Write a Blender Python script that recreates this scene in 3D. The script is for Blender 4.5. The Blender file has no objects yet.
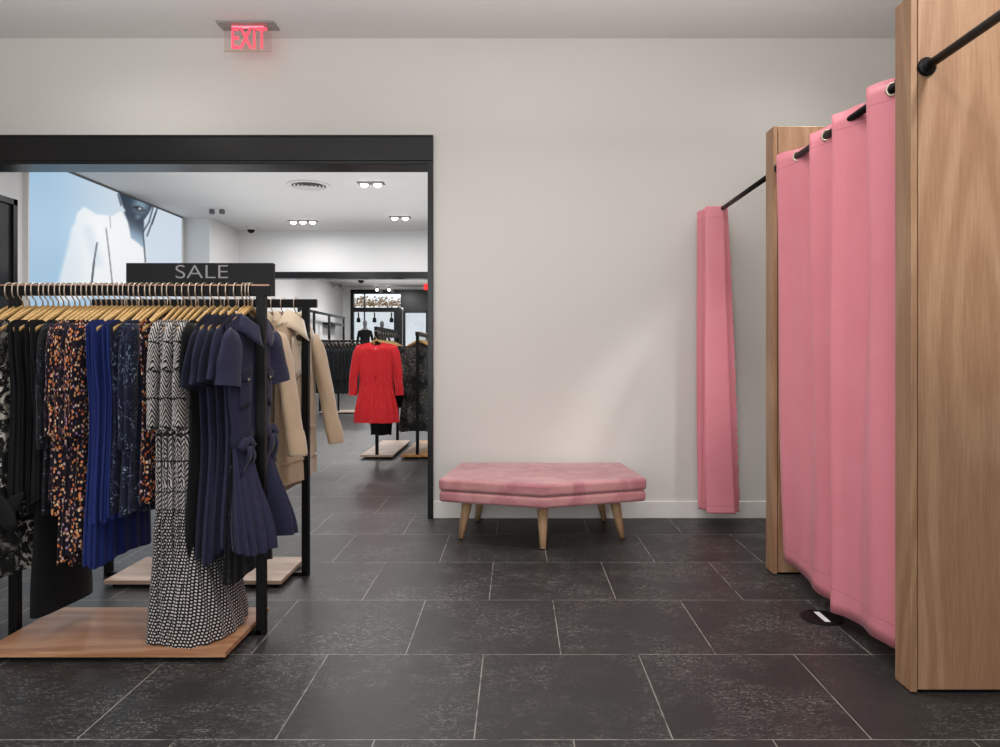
import bpy, math, random
from mathutils import Vector, Matrix
random.seed(7)
PI = math.pi
S = bpy.context.scene
COL = S.collection

# ------------------------------------------------------------------ camera constants
F, VX, VY, H = 709.0, 516.0, 353.0, 1.2
def P(px, py, d):
    return Vector(((px - VX) / F * d, d, H + (VY - py) / F * d))
def X(px, d): return (px - VX) / F * d
def Z(py, d): return H + (VY - py) / F * d

# ------------------------------------------------------------------ mesh builder
class MB:
    def __init__(s):
        s.v, s.f, s.uv, s.col = [], [], [], None
    def grid(s, rows, closed=False, uv=None, flip=False):
        b = len(s.v); nr, nc = len(rows), len(rows[0])
        for r in rows: s.v.extend([tuple(p) for p in r])
        m = nc if closed else nc - 1
        for i in range(nr - 1):
            for j in range(m):
                k = (j + 1) % nc
                q = [b + i*nc + j, b + i*nc + k, b + (i+1)*nc + k, b + (i+1)*nc + j]
                if uv:
                    a = [uv[i][j], uv[i][j+1], uv[i+1][j+1], uv[i+1][j]]
                else:
                    a = [(0, 0)] * 4
                if flip: q.reverse(); a.reverse()
                s.f.append(q); s.uv.append(a)
        return b
    def cap(s, idx, flip=False):
        q = list(idx)
        if flip: q.reverse()
        s.f.append(q); s.uv.append([(0, 0)] * len(q))
    def box(s, lo, hi):
        x0, y0, z0 = lo; x1, y1, z1 = hi
        b = len(s.v)
        s.v += [(x0,y0,z0),(x1,y0,z0),(x1,y1,z0),(x0,y1,z0),(x0,y0,z1),(x1,y0,z1),(x1,y1,z1),(x0,y1,z1)]
        for q in ((3,2,1,0),(4,5,6,7),(0,1,5,4),(1,2,6,5),(2,3,7,6),(3,0,4,7)):
            s.f.append([b+i for i in q]); s.uv.append([(0,0)]*4)
        return s
    def tube(s, path, r, n=8, caps=True):
        path = [Vector(p) for p in path]
        if not isinstance(r, (list, tuple)): r = [r] * len(path)
        rows = []; prev = None
        for i, p in enumerate(path):
            t = (path[min(i+1, len(path)-1)] - path[max(i-1, 0)]).normalized()
            if prev is None:
                a = Vector((0,0,1)) if abs(t.z) < .9 else Vector((1,0,0))
                e = t.cross(a).normalized()
            else:
                e = (prev - t * prev.dot(t)).normalized()
            prev = e; g = t.cross(e)
            rows.append([p + (e*math.cos(2*PI*k/n) + g*math.sin(2*PI*k/n)) * r[i] for k in range(n)])
        b = s.grid(rows, True)
        if caps:
            s.cap(range(b, b+n), True); e = b + (len(rows)-1)*n; s.cap(range(e, e+n))
        return s
    def lathe(s, prof, c=(0,0,0), n=24, axis='Z', caps=True):
        rows = []
        for r, h in prof:
            row = []
            for k in range(n):
                a = 2*PI*k/n; x, y = r*math.cos(a), r*math.sin(a)
                p = (x, y, h) if axis == 'Z' else ((x, h, y) if axis == 'Y' else (h, x, y))
                row.append((c[0]+p[0], c[1]+p[1], c[2]+p[2]))
            rows.append(row)
        b = s.grid(rows, True)
        if caps and prof[0][0] > 1e-6: s.cap(range(b, b+n), True)
        e = b + (len(rows)-1)*n
        if caps and prof[-1][0] > 1e-6: s.cap(range(e, e+n))
        return s
    def torus(s, c, R, r, axis=(0,0,1), n=24, m=8):
        ax = Vector(axis).normalized()
        a = Vector((0,0,1)) if abs(ax.z) < .9 else Vector((1,0,0))
        e = ax.cross(a).normalized(); g = ax.cross(e)
        rows = []
        for i in range(n + 1):
            t = 2*PI*i/n; d = e*math.cos(t) + g*math.sin(t)
            rows.append([Vector(c) + d*(R + r*math.cos(2*PI*k/m)) + ax*r*math.sin(2*PI*k/m) for k in range(m)])
        s.grid(rows, True); return s
    def prism(s, pts, axis, h0, h1):
        """extrude a 2D polygon: axis is the extrusion axis"""
        def mk(p, h):
            return {'Z': (p[0], p[1], h), 'Y': (p[0], h, p[1]), 'X': (h, p[0], p[1])}[axis]
        b = len(s.v); n = len(pts)
        s.v += [mk(p, h0) for p in pts] + [mk(p, h1) for p in pts]
        s.cap(range(b, b+n), True); s.cap(range(b+n, b+2*n))
        for i in range(n):
            k = (i+1) % n
            s.f.append([b+i, b+k, b+n+k, b+n+i]); s.uv.append([(0,0)]*4)
        return s
    def build(s, name, mat, parent=None, smooth=False, bevel=0, subsurf=0, solid=0):
        me = bpy.data.meshes.new(name)
        me.from_pydata([tuple(p) for p in s.v], [], s.f)
        ul = me.uv_layers.new(name='UVMap')
        k = 0
        for a in s.uv:
            for q in a:
                ul.data[k].uv = q; k += 1
        if s.col:
            ca = me.color_attributes.new('Col', 'FLOAT_COLOR', 'POINT')
            for i, c in enumerate(s.col): ca.data[i].color = (*c, 1)
        me.materials.append(mat)
        if smooth: me.polygons.foreach_set('use_smooth', [True]*len(me.polygons))
        me.update()
        import bmesh
        if not smooth:
            bm = bmesh.new(); bm.from_mesh(me); bmesh.ops.recalc_face_normals(bm, faces=bm.faces); bm.to_mesh(me); bm.free()
        o = bpy.data.objects.new(name, me); COL.objects.link(o)
        if parent is not None: o.parent = parent
        if solid:
            m = o.modifiers.new('solid', 'SOLIDIFY'); m.thickness = solid; m.offset = 0
        if bevel:
            m = o.modifiers.new('bevel', 'BEVEL'); m.width = bevel; m.segments = 2; m.limit_method = 'ANGLE'
        if subsurf:
            m = o.modifiers.new('sub', 'SUBSURF'); m.levels = subsurf; m.render_levels = subsurf
        return o

def tag(o, label, cat, group=None, kind=None):
    o['label'] = label; o['category'] = cat
    if group: o['group'] = group
    if kind: o['kind'] = kind
    return o
def thing(name, label, cat, loc=(0,0,0), rz=0, group=None):
    o = bpy.data.objects.new(name, None); COL.objects.link(o)
    o.empty_display_size = .05
    o.location = loc; o.rotation_euler = (0, 0, rz)
    return tag(o, label, cat, group)
def struct(o, label=None):
    o['kind'] = 'structure'
    if label: o['label'] = label
    return o
def dup(root, loc, rz, label, group=None, scale=None):
    r = root.copy(); COL.objects.link(r); r.location = loc; r.rotation_euler = (0, 0, rz)
    r['label'] = label
    if group: r['group'] = group
    if scale: r.scale = scale
    for ch in list(root.children):
        c = ch.copy(); COL.objects.link(c); c.parent = r
        for g in list(ch.children):
            d = g.copy(); COL.objects.link(d); d.parent = c
    return r
ORD = ['first','second','third','fourth','fifth','sixth','seventh','eighth','ninth','tenth','eleventh','twelfth']
def nth(i, n):
    if i == 0: return 'leftmost'
    if i == n - 1: return 'rightmost'
    if i <= (n-1)/2: return ORD[i] + ' from left'
    return ORD[n-1-i] + ' from right'

# ------------------------------------------------------------------ materials
def lin(c):
    if isinstance(c, str):
        c = tuple(int(c[i:i+2], 16)/255 for i in (0, 2, 4))
    return tuple(x/12.92 if x <= .04045 else ((x+.055)/1.055)**2.4 for x in c)
class NT:
    def __init__(s, name):
        s.m = bpy.data.materials.new(name); s.m.use_nodes = True
        s.t = s.m.node_tree; s.b = s.t.nodes['Principled BSDF']
    def n(s, typ, **kw):
        o = s.t.nodes.new('ShaderNode' + typ)
        for k, v in kw.items(): setattr(o, k, v)
        return o
    def l(s, a, b): s.t.links.new(a, b)
    def put(s, sock, v):
        if hasattr(v, 'is_output'): s.l(v, sock)
        else: sock.default_value = v
    def math(s, op, a, b=0.0, clamp=False):
        o = s.n('Math', operation=op, use_clamp=clamp); s.put(o.inputs[0], a); s.put(o.inputs[1], b); return o.outputs[0]
    def mix(s, f, a, b):
        o = s.n('Mix', data_type='RGBA'); s.put(o.inputs[0], f)
        for k, v in ((6, a), (7, b)):
            s.put(o.inputs[k], v if hasattr(v, 'is_output') else (*v, 1))
        return o.outputs[2]
    def coord(s, kind='Object', scale=(1,1,1), loc=(0,0,0)):
        c = s.n('TexCoord'); m = s.n('Mapping'); s.l(c.outputs[kind], m.inputs[0])
        m.inputs['Scale'].default_value = scale; m.inputs['Location'].default_value = loc
        return m.outputs[0]
    def ruv(s):
        c = s.n('TexCoord'); oi = s.n('ObjectInfo'); cm = s.n('CombineXYZ')
        s.l(s.math('MULTIPLY', oi.outputs['Random'], 5.0), cm.inputs[0]); s.l(s.math('MULTIPLY', oi.outputs['Random'], 13.0), cm.inputs[1])
        a = s.n('VectorMath', operation='ADD'); s.l(c.outputs['UV'], a.inputs[0]); s.l(cm.outputs[0], a.inputs[1])
        return a.outputs[0]
    def sep(s, v):
        o = s.n('SeparateXYZ'); s.l(v, o.inputs[0]); return o.outputs
    def noise(s, v, scale=5, detail=4, rough=.5, dist=0):
        o = s.n('TexNoise'); s.l(v, o.inputs['Vector'])
        o.inputs['Scale'].default_value = scale; o.inputs['Detail'].default_value = detail
        o.inputs['Roughness'].default_value = rough; o.inputs['Distortion'].default_value = dist
        return o.outputs[0]
    def vor(s, v, scale=5, feature='F1', rnd=1):
        o = s.n('TexVoronoi', feature=feature); s.l(v, o.inputs['Vector']); o.inputs['Scale'].default_value = scale
        o.inputs['Randomness'].default_value = rnd
        return o.outputs
    def step(s, v, lo, hi):
        o = s.n('MapRange', interpolation_type='SMOOTHSTEP'); s.put(o.inputs[0], v)
        o.inputs[1].default_value = lo; o.inputs[2].default_value = hi
        return o.outputs[0]
    def ramp(s, v, stops):
        o = s.n('ValToRGB'); s.put(o.inputs[0], v); e = o.color_ramp.elements
        while len(e) < len(stops): e.new(.5)
        for q, (p, c) in zip(e, stops): q.position = p; q.color = (*lin(c), 1)
        return o.outputs[0]
    def bump(s, h, strength=.2, dist=.01):
        o = s.n('Bump'); o.inputs['Strength'].default_value = strength; o.inputs['Distance'].default_value = dist
        s.l(h, o.inputs['Height']); s.l(o.outputs[0], s.b.inputs['Normal'])
    def set(s, color=None, rough=None, metal=None, spec=None, sheen=None, emit=None, es=None, trans=None):
        I = s.b.inputs
        if color is not None: s.put(I['Base Color'], color if hasattr(color, 'is_output') else (*lin(color), 1))
        if rough is not None: s.put(I['Roughness'], rough)
        if metal is not None: I['Metallic'].default_value = metal
        if spec is not None: I['Specular IOR Level'].default_value = spec
        if sheen is not None: I['Sheen Weight'].default_value = sheen; I['Sheen Roughness'].default_value = .4
        if emit is not None:
            s.put(I['Emission Color'], emit if hasattr(emit, 'is_output') else (*lin(emit), 1))
            I['Emission Strength'].default_value = es if es is not None else 1
        if trans is not None: I['Transmission Weight'].default_value = trans
        return s.m
def plain(name, c, rough=.6, metal=0, spec=.5, var=.06, vs=6, **k):
    n = NT(name); v = n.coord('Object')
    f = n.noise(v, vs, 3)
    a = lin(c); d = tuple(x*(1-var) for x in a); e = tuple(min(1, x*(1+var)) for x in a)
    return n.set(n.mix(f, d, e), rough, metal, spec, **k)

def wall_mat(name, c, rough=.7):
    n = NT(name); v = n.coord('Object'); f = n.noise(v, 1.2, 3)
    a = lin(c)
    n.set(n.mix(f, tuple(x*.97 for x in a), tuple(min(1, x*1.02) for x in a)), rough, 0, .25)
    n.bump(n.noise(v, 160, 2), .04, .002)
    return n.m
M = {}
M['wall'] = wall_mat('white_painted_wall', 'd6d3ce')
M['wall_far'] = wall_mat('white_painted_far_wall', 'e2e2e2')
M['ceil'] = wall_mat('white_ceiling_paint', 'e6e4e2')
M['base'] = plain('white_gloss_trim', 'e2dfdb', .4)
M['black'] = plain('satin_black_metal', '0b0b0c', .45, .0, .22, .15)
M['frame'] = plain('gloss_black_frame', '0e0f11', .25, .0, .4, .1)
M['steel'] = plain('hook_steel', 'd0bfae', .35, .8, .5)
M['copper_tone'] = plain('copper_toned_edge', 'b08672', .35, .6, .5)
M['hanger'] = plain('pale_hanger_wood', 'b9945c', .4, 0, .4, .3, 30)
M['darkglass'] = plain('dark_mirror_panel', '26282b', .15, 0, .5, .05)
M['grey'] = plain('mid_grey', '6a6a6c', .5)
M['letter'] = plain('grey_lettering', '9a9899', .5)

def floor_mat():
    n = NT('black_slate_tile_floor')
    TW, TH = .6175, .6217
    v = n.coord('Object'); x, y, z = n.sep(v)
    r = n.math('DIVIDE', n.math('SUBTRACT', y, 2.8223), TH)
    row = n.math('FLOOR', r); fy = n.math('SUBTRACT', r, row)
    par = n.math('FLOORED_MODULO', row, 2.0)
    u = n.math('ADD', n.math('DIVIDE', n.math('SUBTRACT', x, .1785), TW), n.math('MULTIPLY', par, .5))
    col = n.math('FLOOR', u); fx = n.math('SUBTRACT', u, col)
    def edge(f, w):  # distance to nearest tile edge in metres
        return n.math('MULTIPLY', n.math('SUBTRACT', .5, n.math('ABSOLUTE', n.math('SUBTRACT', f, .5))), w)
    d = n.math('MINIMUM', edge(fx, TW), edge(fy, TH))
    wob = n.noise(v, 9, 2)
    g = n.math('SUBTRACT', 1, n.step(d, .0008, .0030))
    g = n.math('MULTIPLY', g, n.step(wob, .25, .55))
    # per-tile tone + random shift of the veining
    cv = n.n('CombineXYZ'); n.l(col, cv.inputs[0]); n.l(row, cv.inputs[1])
    wn = n.n('TexWhiteNoise'); wn.noise_dimensions = '2D'; n.l(cv.outputs[0], wn.inputs['Vector'])
    sc = n.n('VectorMath', operation='SCALE'); n.l(wn.outputs['Color'], sc.inputs[0]); sc.inputs['Scale'].default_value = 7
    ad = n.n('VectorMath', operation='ADD'); n.l(v, ad.inputs[0]); n.l(sc.outputs[0], ad.inputs[1]); tv = ad.outputs[0]
    big = n.noise(tv, 2.2, 6, .6, .6)
    base = n.mix(big, lin('242424'), lin('3a3938'))
    base = n.mix(n.math('MULTIPLY', wn.outputs['Value'], .35), base, lin('302f2e'))
    mp = n.n('Mapping'); n.l(tv, mp.inputs[0]); mp.inputs['Rotation'].default_value = (0, 0, .7); mp.inputs['Scale'].default_value = (1, 2.6, 1)
    fine = n.noise(mp.outputs[0], 26, 8, .72, 1.6)
    swirl = n.noise(mp.outputs[0], 9, 5, .65, 2.4)
    ridge = n.math('SUBTRACT', 1, n.step(n.math('ABSOLUTE', n.math('SUBTRACT', swirl, .5)), .006, .032))
    speck = n.step(n.noise(mp.outputs[0], 70, 3, .6, 1.0), .44, .58)
    zone = n.step(n.noise(tv, 2.6, 5, .65), .41, .66)
    vein = n.math('MULTIPLY', n.math('MAXIMUM', n.math('MULTIPLY', ridge, speck), n.math('MULTIPLY', n.step(fine, .60, .70), .7)), zone)
    base = n.mix(n.math('MULTIPLY', vein, .62), base, lin('aaa6a2'))
    base = n.mix(n.math('MULTIPLY', g, .8), base, lin('a29d98'))
    rough = n.math('ADD', n.math('MULTIPLY', fine, .22), .30)
    n.set(base, rough, 0, .22)
    n.bump(n.math('ADD', fine, n.math('MULTIPLY', n.step(d, 0, .004), .6)), .16, .004)
    return n.m
M['floor'] = floor_mat()

def wood_mat(name, dark, light, axis='Z', rough=.45, ring=1.0):
    n = NT(name)
    sc = {'Z': (1, 1, .07), 'X': (.07, 1, 1), 'Y': (1, .07, 1)}[axis]
    c = n.n('TexCoord'); oi = n.n('ObjectInfo')
    ad = n.n('VectorMath', operation='ADD'); n.l(c.outputs['Object'], ad.inputs[0])
    rs = n.math('MULTIPLY', oi.outputs['Random'], 3.0); cm = n.n('CombineXYZ'); n.l(rs, cm.inputs[0]); n.l(rs, cm.inputs[2]); n.l(cm.outputs[0], ad.inputs[1])
    m = n.n('Mapping'); n.l(ad.outputs[0], m.inputs[0]); m.inputs['Scale'].default_value = sc
    v = m.outputs[0]
    low = n.noise(v, 3.0, 3, .5, .3)
    mr = n.n('Mapping'); n.l(ad.outputs[0], mr.inputs[0]); mr.inputs['Scale'].default_value = tuple(.9 if q == 1 else q*1.9 for q in sc)
    rings = n.math('SINE', n.math('MULTIPLY', n.noise(mr.outputs[0], 2.2, 2, .4, .2), 95 * ring))
    rings = n.step(rings, -.6, 1.0)
    grain = n.noise(v, 130, 4, .6)
    f = n.math('ADD', n.math('MULTIPLY', rings, .20), n.math('MULTIPLY', grain, .62))
    f = n.math('ADD', f, n.math('MULTIPLY', n.noise(v, 22, 3), .40))
    f = n.step(f, .30, .98)
    n.set(n.mix(f, lin(dark), lin(light)), rough, 0, .35)
    n.bump(grain, .06, .002)
    return n.m
M['oak'] = wood_mat('natural_oak_veneer', '8f6a4e', 'ac896b', 'Z')
M['oak_x'] = wood_mat('oak_platform', '9c6a4a', 'c99a76', 'X', .4)
M['oak_pale'] = wood_mat('pale_oak_platform', 'a58874', 'cdb5a2', 'X', .45)
M['oak_orange'] = wood_mat('orange_oak_platform', 'a06a32', 'cf9a55', 'Y', .45)
M['oak_leg'] = wood_mat('oak_leg', 'b08a62', 'dab894', 'Z', .45)

def fabric(name, c, rough=.8, sheen=.2, var=.25, weave=700):
    n = NT(name); v = n.coord('UV'); a = lin(c)
    f = n.noise(v, 14, 4, .6)
    n.set(n.mix(f, tuple(x*(1-var) for x in a), tuple(min(1, x*(1+var)) for x in a)), rough, 0, .2, sheen)
    n.bump(n.noise(v, weave, 2), .12, .002)
    return n.m
M['pleat_black'] = fabric('black_pleated_fabric', '131316', .75, .05)
M['black_fab'] = fabric('black_crepe', '0f0f12', .8, .15)
M['blue'] = fabric('royal_blue_fabric', '1c2a66', .65, .12)
M['navy'] = fabric('navy_cotton', '2a2b42', .8, .10)
M['navy_dark'] = fabric('dark_navy_cotton', '212235', .8, .10)
M['beige'] = fabric('camel_suede', 'b59e83', .85, .4, .10)
M['shear'] = fabric('cream_shearling', 'c6b59d', .95, .6, .12, 120)
M['peach'] = fabric('peach_knit', 'c08f70', .85, .4, .12, 200)
M['charcoal'] = fabric('charcoal_wool', '1a1c20', .85, .3)
M['white_fab'] = fabric('white_lining', 'd5d0cb', .8, .2, .05)

def print_orange(name, c1, c2, density=.5):
    n = NT(name); v = n.ruv()
    o = n.vor(v, 68); d, col = o[0], o[1]
    s = n.n('SeparateColor'); n.l(col, s.inputs[0])
    spot = n.math('SUBTRACT', 1, n.step(d, .30, .48))
    zone = n.step(n.noise(v, 7, 3, .6), density-.12, density+.06)
    on = n.math('MULTIPLY', spot, n.math('MAXIMUM', zone, n.math('GREATER_THAN', s.outputs[2], .82)))
    spotc = n.ramp(s.outputs[0], [(0, c1), (.45, c2), (.75, 'e8cfae'), (1, '8f5fa0')])
    n.set(n.mix(on, lin('150f1c'), spotc), .75, 0, .2, .15)
    return n.m
M['orange'] = print_orange('orange_fleck_print', 'dc6a3e', 'e6a062', .37)
M['rust'] = print_orange('rust_fleck_print', 'b9512c', 'c9763f', .34)
M['plum'] = print_orange('plum_fleck_print', '6a3d5c', 'c08a78', .58)

def print_floral(name, base, ink, scale=26, t=.57):
    n = NT(name); v = n.ruv()
    a = n.noise(v, scale, 5, .68, 2.2)
    z = n.step(n.noise(v, 6, 2), .38, .56)
    f = n.math('MULTIPLY', n.step(a, t, t+.05), z)
    sp = n.math('SUBTRACT', 1, n.step(n.vor(v, 130)[0], .12, .25))
    f = n.math('MAXIMUM', f, n.math('MULTIPLY', sp, n.step(n.noise(v, 11, 2), .5, .62)))
    n.set(n.mix(f, lin(base), lin(ink)), .7, 0, .2, .2)
    return n.m
M['navyfloral'] = print_floral('navy_floral_print', '171a31', '8fa3bc')
M['darkfloral'] = print_floral('dark_floral_print', '0f1016', '6f7f8c', 20, .60)
M['whiteprint'] = print_floral('white_and_black_print', '101010', 'cdc6bb', 15, .51)
M['sequin'] = print_floral('black_sequin', '161616', '98948e', 60, .53)

def dots_nodes(n, v, p=.0155, r=(.24, .36)):
    x, y, z = n.sep(v)
    iy = n.math('DIVIDE', y, p*.8); ry = n.math('FLOOR', iy)
    fx = n.math('FRACT', n.math('ADD', n.math('DIVIDE', x, p), n.math('MULTIPLY', n.math('FLOORED_MODULO', ry, 2.0), .5)))
    fy = n.math('FRACT', iy)
    dx = n.math('SUBTRACT', fx, .5); dy = n.math('SUBTRACT', fy, .5)
    d = n.math('SQRT', n.math('ADD', n.math('MULTIPLY', dx, dx), n.math('MULTIPLY', dy, dy)))
    return n.math('SUBTRACT', 1, n.step(d, r[0], r[1]))
def chevron_mat():
    n = NT('chevron_over_dots_print'); c = n.coord('UV')
    w = n.noise(c, 9, 2); x, y, z = n.sep(c)
    cm = n.n('CombineXYZ'); n.l(n.math('ADD', x, n.math('MULTIPLY', w, .07)), cm.inputs[0]); n.l(n.math('ADD', y, n.math('MULTIPLY', w, .06)), cm.inputs[1])
    v = cm.outputs[0]; x2, y2, _ = n.sep(v)
    col = n.math('DIVIDE', x2, .075); zig = n.math('ABSOLUTE', n.math('SUBTRACT', n.math('FRACT', col), .5))
    band = n.math('FLOORED_MODULO', n.math('FLOOR', n.math('DIVIDE', y2, .11)), 2.0)
    sg = n.math('SUBTRACT', n.math('MULTIPLY', band, 2.0), 1.0)
    ph = n.math('ADD', n.math('MULTIPLY', y2, 330.0), n.math('MULTIPLY', n.math('MULTIPLY', zig, 26.0), sg))
    chev = n.step(n.math('SINE', ph), -.25, .25)
    chev = n.math('MULTIPLY', chev, n.step(n.math('ABSOLUTE', n.math('SUBTRACT', n.math('FRACT', n.math('DIVIDE', y2, .11)), .5)), .49, .44))
    dot = dots_nodes(n, c)
    top = n.step(y, .80, .82)
    f = n.math('ADD', n.math('MULTIPLY', chev, n.math('SUBTRACT', 1, top)), n.math('MULTIPLY', dot, top))
    n.set(n.mix(f, lin('131213'), lin('cdc6c4')), .75, 0, .2, .15)
    return n.m
M['chevron'] = chevron_mat()

def red_mat():
    n = NT('red_fleck_dress'); v = n.coord('UV')
    sp = n.math('SUBTRACT', 1, n.step(n.vor(v, 60)[0], .10, .22))
    n.set(n.mix(n.math('MULTIPLY', sp, .5), lin('d8262e'), lin('eda592')), .7, 0, .25, .2)
    return n.m
M['red'] = red_mat()

def curtain_mat(name, c1, c2):
    n = NT(name); v = n.coord('UV'); x, y, z = n.sep(v)
    f = n.noise(v, 5, 3)
    seam = n.math('MAXIMUM', n.math('SUBTRACT', 1, n.step(n.math('ABSOLUTE', n.math('SUBTRACT', y, .075)), .0, .004)),
                  n.math('SUBTRACT', 1, n.step(n.math('ABSOLUTE', n.math('SUBTRACT', y, 2.06)), .0, .004)))
    c = n.mix(f, lin(c1), lin(c2))
    c = n.mix(n.math('MULTIPLY', seam, .45), c, lin('a85866'))
    n.set(c, .42, 0, .45, .06)
    pk = n.noise(v, 60, 3); 
    h = n.math('ADD', n.math('MULTIPLY', n.noise(v, 900, 1), .3), n.math('MULTIPLY', n.noise(v, 24, 3), .8))
    n.bump(h, .12, .004)
    return n.m
M['pink'] = curtain_mat('pink_satin_curtain', 'db7f8c', 'e28f9a')

def velvet_mat():
    n = NT('pink_velvet'); v = n.coord('Object')
    f = n.step(n.noise(v, 4.0, 5, .62, 1.2), .36, .66)
    g = n.noise(v, 38, 5, .7)
    c = n.mix(f, lin('af7279'), lin('c69290'))
    c = n.mix(n.math('MULTIPLY', g, .35), c, lin('9a5a66'))
    n.set(c, .8, 0, .2, .5)
    n.bump(n.noise(v, 260, 2), .15, .003)
    return n.m
M['velvet'] = velvet_mat()

def glass_mat():
    n = NT('clear_glass')
    tr = n.n('BsdfTransparent'); gl = n.n('BsdfGlossy'); gl.inputs['Roughness'].default_value = .02
    fr = n.n('Fresnel'); fr.inputs[0].default_value = 1.45
    mx = n.n('MixShader'); n.l(fr.outputs[0], mx.inputs[0]); n.l(tr.outputs[0], mx.inputs[1]); n.l(gl.outputs[0], mx.inputs[2])
    tr.inputs[0].default_value = (.93, .95, .95, 1)
    n.l(mx.outputs[0], n.t.nodes['Material Output'].inputs[0])
    return n.m
M['glass'] = glass_mat()
def emit(name, c, s):
    n = NT(name); return n.set('000000', .5, emit=c, es=s)
M['lamp'] = emit('lamp_glow', 'fff4ee', 9.0)
M['exit_red'] = emit('exit_red_glow', 'ff4a5c', 1.7)
M['exit_far'] = emit('far_exit_red', 'f02020', 1.6)

# ================================================================== THE SETTING
D1, D1B = 5.16, 5.34            # wall with the opening
CZ = 3.49                       # ceiling
D2, D2B = 13.3, 13.5            # wall between back rooms
D3 = 24.6                       # shop front
LX, RX, BY = -4.6, 2.95, -2.6   # fitting room extents

m = MB(); m.box((-9, BY-.2, -.1), (5, 32, 0)); struct(m.build('floor', M['floor']))
m = MB(); m.box((-7, BY-.2, CZ), (5, D3+.2, CZ+.1)); struct(m.build('ceiling', M['ceil']))
DL = -5.2                       # left end of the wide opening
m = MB(); m.box((-.604, D1, 0), (RX+.1, D1B, CZ)); m.box((-7, D1, 2.785), (-.604, D1B, CZ)); m.box((-7, D1, 0), (DL, D1B, 2.785))
struct(m.build('wall_back', M['wall']))
m = MB(); m.box((RX, BY, 0), (RX+.1, D1, CZ)); struct(m.build('wall_right', M['wall']))
m = MB(); m.box((LX-.1, BY, 0), (LX, D1, CZ)); struct(m.build('wall_left', M['wall']))
m = MB(); m.box((LX-.1, BY-.1, 0), (RX+.1, BY, .5)); m.box((LX-.1, BY-.1, 3.1), (RX+.1, BY, CZ)); m.box((LX-.1, BY-.1, .5), (-3.6, BY, 3.1)); m.box((1.9, BY-.1, .5), (RX+.1, BY, 3.1))
struct(m.build('wall_front', M['wall']))  # unseen wall; its wide opening is made up for the fill light
# baseboard on the back wall
m = MB(); m.box((-.6, D1-.018, 0), (RX, D1, .124)); struct(m.build('baseboard_back', M['base'], bevel=.004))
# black frame of the opening
fr = thing('trim_1', 'glossy black frame around the wide opening', 'frame'); fr['kind'] = 'structure'
m = MB(); m.box((DL, D1-.03, 2.592), (-.6, D1B+.02, 2.775)); m.box((DL, D1-.036, 2.762), (-.598, D1-.03, 2.778)); m.box((DL, D1-.034, 2.566), (-.64, D1B+.02, 2.590))
m.build('header', M['frame'], fr, bevel=.004)
m = MB(); m.box((-.640, D1-.03, 0), (-.6, D1B+.02, 2.592)); m.build('jamb', M['frame'], fr, bevel=.003)
m = MB(); m.box((DL-.04, D1-.03, 0), (DL, D1B+.02, 2.785)); m.build('jamb', M['frame'], fr, bevel=.003)

# middle room
m = MB(); m.box((-5.78, D1B, 0), (-5.68, 12.03, CZ)); m.box((-5.78, 12.03, 0), (-5.20, D2B, CZ)); struct(m.build('wall_left_middle', M['wall_far']))
m = MB(); m.box((4, D1B, 0), (4.1, D2, CZ)); struct(m.build('wall_right_middle', M['wall_far']))
m = MB(); m.box((-7, D2, 2.71), (4.1, D2B, CZ)); m.box((1.0, D2, 0), (4.1, D2B, 2.71)); struct(m.build('wall_back_middle', M['wall_far']))
f2 = thing('trim_2', 'slim black beam over the farther opening', 'frame'); f2['kind'] = 'structure'
m = MB(); m.box((-5.2, D2-.03, 2.60), (1.0, D2B+.02, 2.72)); m.build('header', M['frame'], f2, bevel=.004)
m = MB(); m.box((.96, D2-.03, 0), (1.0, D2B+.02, 2.6)); m.build('jamb', M['frame'], f2, bevel=.003)
# farthest room
m = MB(); m.box((-6.1, D2B, 0), (-6.0, D3, CZ)); struct(m.build('wall_left_far', M['wall_far']))
m = MB(); m.box((4, D2B, 0), (4.1, D3, CZ)); struct(m.build('wall_right_far', M['wall_far']))
m = MB(); m.box((-6.1, D3, 0), (-5.73, D3+.2, CZ)); m.box((-5.73, D3, 3.40), (4.1, D3+.2, CZ)); m.box((.5, D3, 0), (4.1, D3+.2, 3.4))
struct(m.build('wall_shopfront', M['wall_far']))

# shop front window and door (24.6 m off)
def U(px): return X(px, D3)
def V(py): return Z(py, D3)
w = thing('window_1', 'dark framed shop front window with transom light', 'window'); w['kind'] = 'structure'
m = MB()
for a in ((U(351), V(294), U(440), V(289.8)), (U(351), 0, U(354), V(294)), (U(354), V(312), U(401), V(307.6)), (U(354), .35, U(395), .5), (U(364), V(307.6), U(365), V(294)), (U(401), V(307.6), U(403.5), V(294))):
    m.box((min(a[0], a[2]), D3-.06, min(a[1], a[3])), (max(a[0], a[2]), D3+.08, max(a[1], a[3])))
m.box((U(364), D3-.04, .5), (U(365), D3+.06, V(312)))
m.build('window_frame', M['frame'], w)
m = MB(); m.box((U(354), D3-.05, 0), (U(395), D3+.07, .35)); m.build('stall_riser', M['frame'], w)
m = MB(); m.box((U(394.5), D3-.12, 0), (U(402.5), D3+.1, V(309))); m.build('pillar', M['frame'], w)
m = MB(); m.box((U(354), D3, .5), (U(395), D3+.01, V(312))); m.box((U(354), D3, V(307.6)), (U(401), D3+.01, V(294))); m.build('pane', M['glass'], w)
dr = thing('door_1', 'dark framed glazed entrance door', 'door'); dr['kind'] = 'structure'
m = MB(); m.box((U(403.5), D3-.08, V(311)), (U(452), D3+.08, V(294))); m.build('overpanel', M['frame'], dr)
m = MB()
for a in ((403, 0, 405.5, 311), (426, 0, 428.5, 311), (449, 0, 452, 311)):
    m.box((U(a[0]), D3-.04, 0), (U(a[2]), D3+.04, V(311)))
m.box((U(405), D3-.04, 0), (U(449), D3+.04, .25)); m.box((U(405), D3-.04, V(313)), (U(449), D3+.04, V(311)))
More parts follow.
